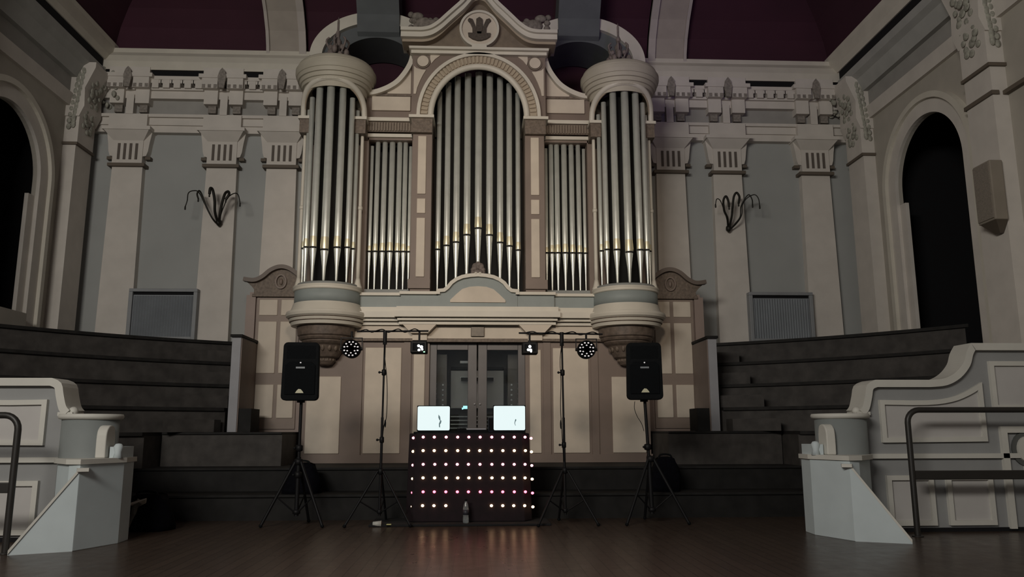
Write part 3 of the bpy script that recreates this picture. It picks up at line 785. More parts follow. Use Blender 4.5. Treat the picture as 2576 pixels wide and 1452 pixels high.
# ---- pipes
def make_pipe(x, y, zf, zm, zt, r, parent=org):
    p = MB()
    p.lathe([(0.012, zf), (r*0.32, zf+0.03), (r*0.5, zf+(zm-zf)*0.45), (r, zm-0.03), (r, zm)], x, y, 18)
    p.lathe([(r, zm), (r*1.0, zm+0.06), (r*1.0, zt), (r*0.9, zt)], x, y, 18)
    o = obj('organ_pipe', p, steel, parent)
    # mouth: dark slit with a bright leaf-shaped upper lip
    m = MB()
    m.lathe([(r*1.03, zm-0.016), (r*1.03, zm+0.008)], x, y, 12, -PI*0.88, -PI*0.12)
    obj('mouth', m, dark, o)
    l = MB()
    H = r*3.2
    l.lathe([(r*1.14, zm+0.012), (r*1.15, zm+H*0.25), (r*1.11, zm+H*0.6), (r*1.02, zm+H)], x, y, 10, -PI*0.84, -PI*0.16)
    obj('upper_lip', l, gold, o)
    return o
CY = 13.42
for k, (x, zm, r) in enumerate(((0, 4.62, .062), (.193, 4.50, .060), (.376, 4.37, .056), (.538, 4.31, .052), (.689, 4.24, .044))):
    for s in ((1, -1) if x else (1,)):
        top = 6.6+0.86*math.sqrt(max(0, 1-(x/0.83)**2))+0.05
        make_pipe(s*x*1.01, CY, 3.48, zm, top, r)
xs = (1.879, 1.779, 1.655, 1.525, 1.395, 1.292, 1.200)
for s in (1, -1):
    for k, x in enumerate(xs):
        r = (.031, .042, .046, .050, .046, .042, .031)[k]
        make_pipe(s*x, 13.52, 3.52, 4.22, 6.13 if k in (0, 6) else 6.20, r)

# ---- round towers
TCX, TCY, TR = 2.5, 13.2, 0.54
def tower(s):
    c = s*TCX
    b = MB().lathe([(0.04, 2.22), (0.12, 2.24), (0.16, 2.29), (0.15, 2.33), (0.22, 2.36), (0.27, 2.46), (0.31, 2.54), (0.36, 2.57), (0.39, 2.60), (0.385, 2.62), (0.42, 2.63), (0.44, 2.66), (0.43, 2.68), (0.46, 2.70), (0.475, 2.86)], c, TCY, 36, sharp=True)
    co = obj('tower_corbel', b, mat('corbel_brown', (0.125, 0.095, 0.075), 0.6, vary=0.3, scale=14, bump=0.3), org)
    b = MB()
    for k in range(9):
        a = R(180+k*180/8)
        b.ball((c+0.275*math.cos(a), TCY+0.275*math.sin(a), 2.50), 0.035, 0.035, 0.06, n=8, m=6)
    for k in range(9):
        a = R(180+k*180/8)
        b.ball((c+0.145*math.cos(a), TCY+0.145*math.sin(a), 2.31), 0.025, 0.025, 0.03, n=8, m=6)
    obj('corbel_leaves', b, brown, co)
    b = MB().lathe([(0.48, 2.85), (0.57, 2.855), (0.585, 2.90), (0.57, 2.915), (0.60, 2.92), (0.615, 2.955), (0.60, 2.97), (0.62, 2.975), (0.655, 3.0), (0.665, 3.04), (0.655, 3.075), (0.60, 3.08), (0.585, 3.12), (0.555, 3.20), (0.55, 3.22)], c, TCY, 48, sharp=True)
    obj('tower_cornice', b, cream if False else white, org)
    obj('cornice_groove', MB().lathe([(0.601, 2.913), (0.604, 2.922)], c, TCY, 48).lathe([(0.618, 2.966), (0.624, 2.977)], c, TCY, 48).lathe([(0.64, 3.074), (0.605, 3.084)], c, TCY, 48), brown, org)
    obj('tower_drum', MB().lathe([(0.54, 3.2), (0.54, 3.44)], c, TCY, 48), bluegrey, org)
    obj('drum_ledge', MB().lathe([(0.54, 3.42), (0.565, 3.43), (0.565, 3.445), (0.55, 3.455), (0.57, 3.475), (0.57, 3.50), (0.50, 3.50)], c, TCY, 48), white, org)
    obj('tower_sill', MB().lathe([(0.50, 3.48), (0.50, 3.55), (0.02, 3.56)], c, TCY, 40), MATS['sill_grey'], org)
    obj('tower_dark_core', MB().lathe([(0.30, 3.5), (0.30, 6.95)], c, TCY+0.05, 24), dark, org)  # black cylinder added to make the hollow tower look dark inside
    for e in (-1, 1):
        x = c+e*0.49
        col = obj('colonette', MB().lathe([(0.032, 3.62), (0.034, 3.9), (0.030, 6.1), (0.028, 6.24)], x, TCY-0.02, 14), white, org)
        obj('colonette_base', MB().lathe([(0.075, 3.50), (0.075, 3.53), (0.06, 3.56), (0.045, 3.62), (0.033, 3.68)], x, TCY-0.02, 14), white, col)
        obj('colonette_ring', MB().lathe([(0.034, 4.86), (0.042, 4.88), (0.042, 4.91), (0.034, 4.93)], x, TCY-0.02, 14), white, col)
    # seven pipes on the curve
    for a, r, zm in ((0, .066, 4.07), (27, .058, 4.12), (-27, .058, 4.12), (52, .045, 4.15), (-52, .045, 4.15), (73, .036, 4.16), (-73, .036, 4.16)):
        x = c+0.43*math.sin(R(a)); y = TCY-0.43*math.cos(R(a))
        make_pipe(x, y, 3.55, zm, 6.45+0.52*math.cos(R(a)), r)
    # arch over the pipes, wrapped round the curve
    N = 36; pts = []
    for k in range(N+1):
        ph = R(-82+164*k/N)
        z = 6.46+0.56*math.sqrt(max(0, 1-(ph/R(82))**2))
        pts.append((c+0.53*math.sin(ph), TCY-0.53*math.cos(ph), z))
    obj('tower_arch', MB().tube(pts, 0.05, 10), white, org)
    obj('tower_arch_bead', MB().tube([(c+(p[0]-c)*0.955, TCY+(p[1]-TCY)*0.955, p[2]-0.055) for p in pts], 0.02, 6), tan, org)
    vs = []; fs = []
    for k, p in enumerate(pts):
        vs += [p, (c+(p[0]-c)*0.99, TCY+(p[1]-TCY)*0.99, 7.0)]
    for k in range(N): fs.append((2*k, 2*k+1, 2*k+3, 2*k+2))
    m = MB(); m.smooth = True; m.add(vs, fs)
    # back half of the drum
    m.lathe([(0.53, 6.45), (0.53, 7.0)], c, TCY, 18, 0.1, PI-0.1)
    obj('tower_spandrel', m, tan, org)
    b = MB().lathe([(0.40, 6.94), (0.53, 6.88), (0.54, 6.98), (0.575, 6.985), (0.585, 7.04), (0.61, 7.045), (0.622, 7.11), (0.648, 7.115), (0.662, 7.18), (0.675, 7.185), (0.692, 7.24), (0.692, 7.31), (0.668, 7.325), (0.668, 7.35), (0.645, 7.40), (0.615, 7.43), (0.45, 7.45), (0.42, 7.52), (0.30, 7.55), (0.0, 7.57)], c, TCY, 56, sharp=True)
    cap = obj('tower_cap', b, mat('cap_cream', (0.46, 0.425, 0.345), 0.6), org)
    b = MB().lathe([(0.5, 7.45), (0.46, 7.50), (0.30, 7.57), (0.1, 7.60)], c, TCY, 32)
    obj('cap_dome', b, taupe, cap)
    b = MB()
    for k in range(11):
        a = R(k*33); L = 0.14 if k % 2 else 0.20
        b.ball((c+L*math.cos(a), TCY+L*0.8*math.sin(a), 7.64+0.05*(k % 3)), 0.05, 0.05, 0.08, n=8, m=6)
    for k in range(6):
        a = R(k*60+20)
        b.ball((c+0.12*math.cos(a), TCY+0.1*math.sin(a), 7.82), 0.045, 0.045, 0.05, n=8, m=6)
        b.tube(smooth_path([(c, TCY, 7.6), (c+0.12*math.cos(a), TCY+0.1*math.sin(a), 7.75), (c+0.20*math.cos(a), TCY+0.16*math.sin(a), 7.92), (c+0.15*math.cos(a), TCY+0.12*math.sin(a), 8.0)], 4), 0.018, 6)
    b.lathe([(0.06, 7.58), (0.05, 7.8), (0.07, 7.95), (0.03, 8.02), (0.045, 8.1), (0.02, 8.16), (0.02, 8.34), (0.002, 8.42)], c, TCY, 12)
    obj('tower_finial', b, mat('finial_grey', (0.19, 0.155, 0.14), 0.7, vary=0.3, scale=20), org)
tower(-1); tower(1)

# ---- console recess with its pair of glazed doors
b = MB().box(-0.8, 0.8, 14.14, 14.2, 0.65, 2.66).box(-0.8, 0.8, 13.35, 14.2, 0.65, 0.68)
obj('console_back', b, mat('console_dark', (0.03, 0.027, 0.026), 0.6, vary=0.2), org)
b = MB()
b.box(-0.46, 0.46, 13.98, 14.0, 1.55, 2.20)
obj('music_desk', b, mat('desk_pale', (0.32, 0.31, 0.31), 0.6), org)
b = MB().box(-0.46, 0.46, 13.9, 14.05, 2.22, 2.26).box(-0.28, 0.28, 13.80, 13.9, 2.02, 2.07)
obj('console_rail', b, darkwood, org)
obj('console_lamp', MB().box(-0.30, -0.08, 13.84, 13.88, 2.32, 2.36).box(-0.30, 0.28, 13.84, 13.87, 2.07, 2.082), knobmat, org)
for s in (1, -1):
    b = MB().box(min(s*0.52, s*0.78), max(s*0.52, s*0.78), 13.62, 14.1, 0.68, 2.45)
    j = obj('stop_jamb', b, mat('jamb_wood', (0.085, 0.072, 0.065), 0.5), org)
    for col in (0, 1):
        for k in range(7):
            z = 1.42+k*0.085+(0.02 if col else 0); x = s*(0.58+0.12*col)
            obj('stop_knob', MB().tube([(x, 13.64, z), (x, 13.58, z)], 0.012, 8).ball((x, 13.57, z), 0.017, 0.01, 0.017), knobmat, j)
for k in range(4):
    obj('manual', MB().box(-0.46, 0.46, 13.56+0.10*k, 13.66+0.10*k, 1.20+0.065*k, 1.218+0.065*k), ivory, org)
obj('console_table', MB().box(-0.5, 0.5, 13.55, 14.1, 1.05, 1.15), mat('jamb_wood', (0.085, 0.072, 0.065), 0.5), org)
obj('music_lamp', MB().box(-0.235, -0.165, 13.48, 13.51, 1.525, 1.575).box(-0.255, -0.235, 13.48, 13.505, 1.515, 1.545), cyanled, org)
for s in (1, -1):
    yd = 13.36
    def X(a, c): return (min(s*a, s*c), max(s*a, s*c))
    b = MB()
    b.box(*X(0.01, 0.16), yd, yd+0.05, 0.66, 2.62).box(*X(0.68, 0.80), yd, yd+0.05, 0.66, 2.62)
    b.box(*X(0.16, 0.68), yd, yd+0.05, 2.50, 2.62).box(*X(0.16, 0.68), yd, yd+0.05, 0.66, 0.90)
    d = obj('console_door', b, doorframe, org, bevel=0.006)
    obj('door_pane', MB().box(*X(0.15, 0.69), yd+0.02, yd+0.03, 0.88, 2.52), glass, d)
    obj('door_knob', MB().ball((s*0.045, yd-0.03, 1.6), 0.014).tube([(s*0.045, yd-0.03, 1.6), (s*0.045, yd+0.01, 1.6)], 0.006), knobmat, d)

# ============================================================ WALL FITTINGS
for s, side in ((-1, 'left'), (1, 'right')):
    c = s*5.785
    t = thing('radiator_cover', 'grey slatted metal cover low on the back wall, %s of the organ' % side, 'radiator cover', (c, 14.9, 2.86))
    b = MB()
    b.box(c-0.62, c+0.62, 14.70, 14.88, 3.70, 3.76).box(c-0.62, c-0.55, 14.70, 14.88, 2.80, 3.70).box(c+0.55, c+0.62, 14.70, 14.88, 2.80, 3.70).box(c-0.55, c+0.55, 14.71, 14.88, 2.80, 2.87)
    obj('frame', b, radgrey, t, bevel=0.008)
    b = MB()
    for k in range(22):
        x = c-0.54+k*1.08/22
        b.prism([(x, 14.76), (x+0.024, 14.725), (x+0.048, 14.76)], 'z', 2.87, 3.63)
    b.box(c-0.55, c+0.55, 14.76, 14.80, 2.87, 3.65)
    obj('slat_panel', b, radgrey2, t)
    obj('gap_dark_strip', MB().box(c-0.55, c+0.55, 14.75, 14.80, 3.65, 3.70), black, t)  # black strip supplies the darkness of the open gap

def sconce(label, base, arms):
    t = thing('wall_light', label, 'wall light', base, 'curly wall lights on the middle pilasters')
    x0, y0, z0 = base
    b = MB().lathe([(0.0, -0.02), (0.03, 0.0), (0.055, 0.04), (0.05, 0.09), (0.02, 0.12)], x0, y0-0.03, 14, cz=z0)
    b.tube([(x0, y0, z0+0.04), (x0, y0+0.06, z0+0.05)], 0.03, 8)
    obj('back_boss', b, iron, t)
    for pts, rad in arms:
        a = obj('arm', MB().tube(smooth_path(pts, 6), rad, 7), iron, t)
        e = pts[-1]
        obj('lamp_holder', MB().lathe([(0.004, 0.02), (0.014, 0.0), (0.016, -0.05), (0.010, -0.06)], e[0], e[1], 10, cz=e[2]), iron, a)
def W(px, py, Y): return tuple(at(px, py, Y))
def arms_of(lst, base, Yb):
    out = []
    for pts, rad in lst:
        n = len(pts); P = [base]
        for i, (x, y) in enumerate(pts):
            P.append(W(x, y, Yb-0.06-0.30*math.sin(PI*0.5*(i+1)/n)))
        out.append((P, rad))
    return out
bl = W(551, 568, 14.80)
sconce('dark wrought iron curly wall light on middle pilaster, left wall of the hall', bl, arms_of([
    ([(536, 552), (520, 522), (508, 490), (501, 480), (496, 488), (499, 500)], 0.016),
    ([(532, 545), (516, 515), (500, 484), (486, 480), (474, 486), (471, 505), (466, 520)], 0.010),
    ([(541, 535), (540, 505), (535, 478), (529, 474), (527, 488)], 0.026),
    ([(553, 545), (558, 515), (566, 488), (574, 482), (576, 490), (568, 502)], 0.026),
    ([(556, 540), (563, 520), (573, 498), (588, 487), (599, 490), (604, 512)], 0.010)], bl, 14.80))
br_ = W(1832, 583, 14.80)
sconce('dark wrought iron curly wall light on middle pilaster, right wall of the hall', br_, arms_of([
    ([(1829, 555), (1822, 530), (1812, 505), (1803, 501), (1800, 515)], 0.009),
    ([(1830, 550), (1822, 530), (1820, 505), (1826, 494), (1832, 505), (1834, 520)], 0.022),
    ([(1840, 548), (1843, 520), (1846, 495), (1853, 485), (1860, 495), (1858, 512)], 0.022),
    ([(1850, 562), (1862, 545), (1864, 520), (1874, 500), (1884, 490), (1892, 502), (1893, 515)], 0.012),
    ([(1855, 560), (1866, 540), (1868, 515), (1880, 498), (1898, 490), (1908, 500), (1911, 518)], 0.010)], br_, 14.80))

# beige box loudspeaker high on the right wall
t = thing('wall_speaker', 'beige box loudspeaker on a bracket, high on the right wall beside the arch', 'loudspeaker', (7.2, 10.48, 3.9))
obj('cabinet', MB().box(7.12, 7.31, 10.30, 10.68, 4.02, 4.88), boxbeige, t, bevel=0.015)
obj('grille', MB().box(7.105, 7.13, 10.32, 10.66, 4.05, 4.85), mat('beige_grille', (0.23, 0.20, 0.165), 0.8, vary=0.2, scale=60), t)
obj('bracket', MB().frust([(7.14, 10.32, 4.02), (7.31, 10.32, 4.02), (7.31, 10.66, 4.02), (7.14, 10.66, 4.02)], [(7.26, 10.44, 3.86), (7.31, 10.44, 3.86), (7.31, 10.54, 3.86), (7.26, 10.54, 3.86)]), mat('bracket_brown', (0.10, 0.08, 0.06), 0.6), t)

# ============================================================ STAIR BALUSTRADES
def balustrade(s, label, dy, xw1):
    """curved end block with stepped panelled wall running outwards; built on the right, mirrored for the left"""
    t = thing('stair_balustrade', label, 'balustrade', (s*4.3, 9.2+dy, 0))
    def fin(b):
        b.shift(0, dy, 0)
        return b.mirror() if s < 0 else b
    YW = 9.3
    top = [(4.50, 0.0), (4.50, 1.36)]+smooth_path([(4.50, 1.36), (4.55, 1.42), (4.59, 1.55), (4.62, 1.66), (4.70, 1.70)], 3)[1:]+[(5.35, 1.70)]
    curve = smooth_path([(5.35, 1.70), (5.54, 1.72), (5.70, 1.80), (5.82, 1.93), (5.87, 2.06), (5.92, 2.14)], 4)[1:]
    topl = top+curve+[(xw1, 2.14)]
    obj('panel_wall', fin(MB().prism(topl+[(xw1, 0)], 'y', YW, YW+0.22)), balgrey, t)
    obj('coping', fin(MB().strip(topl[1:], 0.085, 'y', YW-0.07, YW+0.28)), balwhite, t)
    if s > 0: pass
    scr = MB().ball((4.46, YW, 1.38), 0.05).box(4.44, 4.60, YW-0.06, YW+0.2, 1.33, 1.37)
    obj('coping_scroll', fin(scr), balwhite, t)
    obj('string_course', fin(MB().box(4.45, xw1, YW-0.05, YW+0.02, 0.83, 0.885)), balwhite, t)
    # framed panels
    def framed(pts, nm='wall_panel'):
        p = obj(nm, fin(MB().prism(pts, 'y', YW-0.012, YW+0.05)), balpanel, t)
        obj('panel_moulding', fin(MB().strip(pts, 0.055, 'y', YW-0.045, YW+0.02, closed=True)), balwhite, p)
    framed([(4.76, 1.04), (5.97, 1.05), (5.97, 1.67)]+list(reversed(smooth_path([(4.76, 1.48), (5.30, 1.475), (5.60, 1.51), (5.80, 1.58), (5.97, 1.67)], 3)[:-1])))
    framed([(6.14, 1.42), (7.2, 1.42), (7.2, 1.94), (6.14, 1.94)])
    framed([(4.77, 0.10), (5.27, 0.10), (5.27, 0.61), (4.77, 0.61)])
    framed([(5.48, 0.10), (5.98, 0.10), (5.98, 0.61), (5.48, 0.61)])
    obj('doorway_frame', fin(MB().strip([(6.20, 0.03), (6.20, 1.16), (7.0, 1.16)], 0.075, 'y', YW-0.05, YW+0.02)), balwhite, t)
    rs = MB().ring(6.46, 0.93, 0.12, 0.15, 0.17, 0.20, YW-0.03, YW+0.02, 0, 2*PI, 24)
    obj('boss_dark_ring', fin(rs), mat('ring_dark_grey', (0.10, 0.105, 0.10), 0.7), t)  # dark grey ring around the carved boss
    obj('carved_boss', fin(MB().disc(6.46, 0.93, 0.12, YW-0.06, YW+0.02, 24, 0.15).box(6.42, 6.56, YW-0.05, YW+0.02, 0.45, 0.85)), balwhite, t)
    obj('plinth', fin(MB().box(4.5, xw1, YW-0.015, YW+0.02, 0.0, 0.045)), black, t)
    # round drum and cap
    DX, DY = 4.22, 9.22
    obj('drum', fin(MB().lathe([(0.285, 0.0), (0.285, 1.30)], DX, DY, 40)), mat('drum_grey', (0.22, 0.24, 0.237), 0.7), t)
    obj('drum_cap', fin(MB().lathe([(0.285, 1.285), (0.315, 1.295), (0.325, 1.32), (0.315, 1.345), (0.0, 1.352)], DX, DY, 40)), balwhite, t)
    # end block: inner face, then the sloping stair string
    A, B, C = (3.78, 9.10), (3.98, 8.55), (4.47, 8.32)
    A2 = (3.80, 9.40)
    b = MB()
    blk = [A, B, (4.12, 8.62), (4.40, 8.95), (4.5, 9.3), A2]
    b.prism(blk, 'z', 0, 0.835)
    obj('end_block', fin(b), balblue, t, bevel=0.006)
    cpb = [(3.755, 9.10), (3.965, 8.525), (4.14, 8.59), (4.43, 8.93), (4.52, 9.3), (3.78, 9.42)]
    obj('block_band', fin(MB().prism(cpb, 'z', 0.835, 0.885)), balwhite, t)
    b = MB().box(3.80, 3.90, 9.0, 9.36, 0.885, 1.0)
    b.lathe([(0.05, 0.88), (0.035, 0.94), (0.05, 1.0), (0.03, 1.03), (0.0, 1.035)], 3.82, 9.02, 12)
    obj('block_upstand', fin(b), balblue, t)
    nw = smooth_path([(8.93, 0.885), (8.93, 1.12), (8.97, 1.20), (9.04, 1.225), (9.12, 1.20), (9.15, 1.10)], 4)+[(9.15, 0.885)]
    obj('newel_scroll', fin(MB().prism(nw, 'x', 3.915, 4.02)), balwhite, t, bevel=0.012)
    # triangular string
    n = Vector((C[1]-B[1], -(C[0]-B[0]))).normalized()*0.09
    if n.y < 0: n = -n
    def tri(zb, zc, off, wid):
        a, c = Vector(B), Vector(C)
        q = Vector((n.x, n.y))
        lo = [(a.x-off*q.x, a.y-off*q.y), (c.x-off*q.x, c.y-off*q.y), (c.x+q.x*wid, c.y+q.y*wid), (a.x+q.x*wid, a.y+q.y*wid)]
        return lo
    l = tri(0, 0, 0, 1.0)
    b = MB()
    vs = [(l[0][0], l[0][1], 0), (l[1][0], l[1][1], 0), (l[2][0], l[2][1], 0), (l[3][0], l[3][1], 0), (l[0][0], l[0][1], 0.78), (l[1][0], l[1][1], 0.02), (l[2][0], l[2][1], 0.02), (l[3][0], l[3][1], 0.78)]
    b.add(vs, [(0, 1, 2, 3), (4, 5, 6, 7), (0, 1, 5, 4), (1, 2, 6, 5), (2, 3, 7, 6), (3, 0, 4, 7)])
    obj('stair_string', fin(b), balblue, t)
    l = tri(0, 0, 0.15, 1.2)
    b = MB()
    b.frust([(l[0][0], l[0][1], 0.765), (l[1][0], l[1][1], 0.01), (l[2][0], l[2][1], 0.01), (l[3][0], l[3][1], 0.765)],
            [(l[0][0], l[0][1], 0.80), (l[1][0], l[1][1], 0.045), (l[2][0], l[2][1], 0.045), (l[3][0], l[3][1], 0.80)])
    b.prism([(B[0]-0.09, B[1]-0.0), (B[0]-0.0, B[1]-0.05), (B[0]+0.06, B[1]+0.06), (B[0]-0.05, B[1]+0.10)], 'z', 0.765, 0.80)
    obj('string_capping', fin(b), balwhite, t)
balustrade(1, 'white and grey panelled stair balustrade stepping up at the right of the photo', 0.0, 7.5)
balustrade(-1, 'white and grey panelled stair balustrade cut off by the left edge of the photo', -0.22, 7.5)

def handrail(label, x, y, s, ztop, zmid, x1):
    t = thing('handrail', label, 'handrail', (x, y, 0))
    pts = [(x, y, 0.0), (x, y, ztop-0.14)]+[(x+s*(0.14-0.14*math.cos(R(a))), y, ztop-0.14+0.14*math.sin(R(a))) for a in (15, 30, 45, 60, 75, 90)]+[(x1, y, ztop)]
    obj('tube_frame', MB().tube(pts, 0.032, 12).tube([(x1, y, 0), (x1, y, ztop)], 0.032, 12), railmat, t)
    obj('mid_rail', MB().box(min(x, x1), max(x, x1), y-0.018, y+0.018, zmid-0.05, zmid+0.05), railmat, t, bevel=0.008)
    obj('foot_plate', MB().lathe([(0.06, 0.0), (0.06, 0.01), (0.035, 0.015)], x, y, 16), railmat, t)
handrail('dark tubular handrail standing before the right balustrade', 4.84, 8.88, 1, 1.38, 0.66, 6.6)
handrail('dark tubular handrail before the left balustrade, half out of frame', -4.55, 8.2, -1, 1.32, 0.62, -6.2)

# ============================================================ DJ BOOTH
BX, BY = -0.085, 10.40
mt = obj('floor_mat', MB().prism([(BX-1.25, 10.18), (BX+1.0, 10.18), (BX+1.0, 10.92), (BX-1.25, 10.92)], 'z', 0.0, 0.028), mat('mat_black', (0.006, 0.006, 0.007), 0.9, vary=0.3, scale=40), bevel=0.006)
tag(mt, 'flat black mat on the floor under the light-studded booth', 'mat')
t = thing('dj_booth', 'black cloth DJ booth front studded with rows of pink and white lights', 'DJ booth', (BX, BY, 0.028))
pl = [(BX-0.69, BY), (BX+0.655, BY), (BX+0.755, BY+0.13), (BX+0.755, BY+0.42), (BX-0.80, BY+0.42), (BX-0.80, BY+0.13)]
b = MB()
bot = [(x+(0.03 if x > BX else -0.03), y) for x, y in pl]
b.add([(x, y, 0.028) for x, y in bot]+[(x, y, 1.13) for x, y in pl], [list(range(6)), list(range(11, 5, -1))]+[(i, (i+1) % 6, (i+1) % 6+6, i+6) for i in range(6)])
fr = obj('star_cloth', b, cloth, t, bevel=0.015)
obj('table_top', MB().box(BX-0.74, BX+0.70, BY+0.03, BY+0.48, 1.125, 1.15), blackplastic, t, bevel=0.006)
cols = [1064, 1093, 1122, 1151, 1179, 1207.5, 1237, 1265, 1294, 1321]
rows = [(1100, 'p'), (1134, 'w'), (1168.5, 'p'), (1202.6, 'w'), (1237.7, 'r'), (1272.5, 'w')]
leds = {}
for k, m in (('p', ledpink), ('w', ledwarm), ('r', ledred)):
    mb = MB().ball(tuple(ORG[t.name]), 0.019, 0.012, 0.017, 10, 6)
    o = obj('led_light', mb, m, t); leds[k] = o
first = {k: True for k in leds}
def led(k, x, y, z):
    if first[k]: o = leds[k]; first[k] = False
    else:
        o = leds[k].copy(); COL.objects.link(o); o.parent = t
    o.location = Vector((x, y, z))-ORG[t.name]
for ri, (py, k) in enumerate(rows):
    for ci, px in enumerate(cols):
        if ri == 5 and ci in (3, 4, 5): continue
        p = at(px-(1 if ri == 5 else 0), py, BY-0.01)
        led(k, p.x+random.uniform(-.004, .004), BY-0.01, p.z)
    if ri == 5:
        p = at(1119-0, py, BY-0.01)
    fl_ = (at(1040-ri*0.6, py+2, BY+0.05)); led(k, fl_.x, BY+0.05, fl_.z)
    fr_ = (at(1336+ri*0.9, py+3, BY+0.05)); led(k, fr_.x, BY+0.05, fr_.z)

def laptop(label, px0, px1, py0, py1, fig):
    Y = BY+0.14
    a = at(px0, py0, Y); c = at(px1, py1, Y)
    t = thing('laptop', label, 'laptop', ((a.x+c.x)/2, Y, 1.15), 'laptops on the DJ booth')
    x0, x1, z0, z1 = a.x, c.x, c.z, a.z
    zb = 1.155
    obj('keyboard_base', MB().box(x0, x1, Y+0.0, Y+0.24, 1.15, 1.17), blackplastic, t, bevel=0.004)
    lid = obj('lid', MB().box(x0-0.008, x1+0.008, Y+0.002, Y+0.018, zb, z1+0.01), blackplastic, t, bevel=0.006)
    r = 0.018; q = []
    for cx, cz, s0 in ((x1-r, z1-r, 0), (x0+r, z1-r, 90), (x0+r, zb+0.012+r, 180), (x1-r, zb+0.012+r, 270)):
        q += [(cx+r*math.cos(R(s0+k*22.5)), cz+r*math.sin(R(s0+k*22.5))) for k in range(5)]
    sc = obj('display', MB().prism(q, 'y', Y-0.003, Y+0.004), screenmat, t)
    f = MB()
    for poly in fig: f.prism([(x0+u*(x1-x0), z1-v*(z1-zb)) for u, v in poly], 'y', Y-0.005, Y-0.002)
    obj('screen_picture', f, inkmat, sc)
laptop('left laptop with glowing white screen on the DJ booth', 1051, 1131, 1022.5, 1083.5, [
    [(0.65, 0.33), (0.70, 0.42), (0.715, 0.55), (0.68, 0.56), (0.645, 0.45)],
    [(0.70, 0.55), (0.745, 0.58), (0.73, 0.68), (0.70, 0.72), (0.705, 0.85), (0.67, 0.83), (0.665, 0.70), (0.69, 0.62)]])
laptop('right laptop with glowing white screen on the DJ booth', 1242, 1321, 1021.5, 1083.5, [
    [(0.69, 0.52), (0.72, 0.54), (0.715, 0.59), (0.69, 0.63), (0.68, 0.70), (0.70, 0.78), (0.685, 0.78), (0.66, 0.69), (0.67, 0.61)]])
t = thing('dj_mixer', 'low black mixing desk with pale strip between the two laptops', 'mixer', (BX+0.0, BY+0.2, 1.15))
obj('body', MB().box(BX-0.19, BX+0.215, BY+0.08, BY+0.36, 1.15, 1.175), blackplastic, t, bevel=0.004)
obj('pale_strip', MB().box(BX-0.06, BX+0.19, BY+0.10, BY+0.14, 1.175, 1.19), mat('strip_grey', (0.33, 0.33, 0.36), 0.4, vary=0), t)  # pale grey strip along the mixer top
for k in range(5):
    obj('control_knob', MB().lathe([(0.012, 1.175), (0.010, 1.197), (0.0, 1.198)], BX-0.17+k*0.022, BY+0.12, 10), blackmetal, t)
a = at(1228, 1050, BY+0.28); c = at(1241, 1083, BY+0.28)
bx_ = thing('power_box', 'small upright dark box beside the right laptop on booth', 'box', ((a.x+c.x)/2, BY+0.28, 1.15))
obj('case', MB().box(a.x, c.x, BY+0.25, BY+0.33, 1.15, a.z), mat('navy_plastic', (0.010, 0.014, 0.03), 0.5, vary=0), bx_, bevel=0.006)
obj('face_plate', MB().box(a.x+0.006, c.x-0.006, BY+0.246, BY+0.252, 1.16, a.z-0.01), blackplastic, bx_)

# water bottle standing on the mat
x = at(1172, 1280, 10.27).x
t = thing('water_bottle', 'clear plastic bottle standing on the mat in front of the booth', 'bottle', (x, 10.27, 0.028))
obj('bottle_body', MB().lathe([(0.0, 0.028), (0.033, 0.03), (0.037, 0.045), (0.037, 0.10), (0.034, 0.11), (0.037, 0.12), (0.037, 0.20), (0.028, 0.25), (0.014, 0.285), (0.014, 0.30)], x, 10.27, 20), clear, t)
obj('bottle_label', MB().lathe([(0.0376, 0.13), (0.0376, 0.19)], x, 10.27, 20), mat('label_dark', (0.03, 0.03, 0.04), 0.5, vary=0), t)
obj('bottle_cap', MB().lathe([(0.016, 0.295), (0.016, 0.318), (0.0, 0.32)], x, 10.27, 14), blackplastic, t)

# little things on the floor by the left light stand
p = at(948, 1320, 10.2)
t = thing('paper_cup', 'small pale cup lying on the floor under the left light stand', 'cup', (p.x, 10.2, 0))
b = MB().lathe([(0.025, -0.05), (0.036, 0.05)], 0, 0, 16)
b.v = [(p.x+z, 10.2+y*0.9, 0.036+x) for x, y, z in b.v]
obj('cup_wall', b, mat('cup_white', (0.5, 0.5, 0.46), 0.6, vary=0), t)
b = MB().lathe([(0.034, 0.047), (0.039, 0.05), (0.036, 0.054)], 0, 0, 16)
b.v = [(p.x+z, 10.2+y*0.9, 0.038+x) for x, y, z in b.v]
obj('cup_rim', b, white, t)
p = at(981, 1321, 10.2)
t = thing('cable_plug', 'small yellowish plug on the floor beside the pale cup', 'plug', (p.x, 10.2, 0))
obj('plug_body', MB().box(p.x-0.045, p.x+0.02, 10.18, 10.22, 0.0, 0.035), yellowish, t, bevel=0.008)
obj('plug_pin', MB().tube([(p.x+0.02, 10.195, 0.02), (p.x+0.05, 10.195, 0.02)], 0.006, 8).tube([(p.x+0.02, 10.207, 0.02), (p.x+0.05, 10.207, 0.02)], 0.006, 8), yellowish, t)

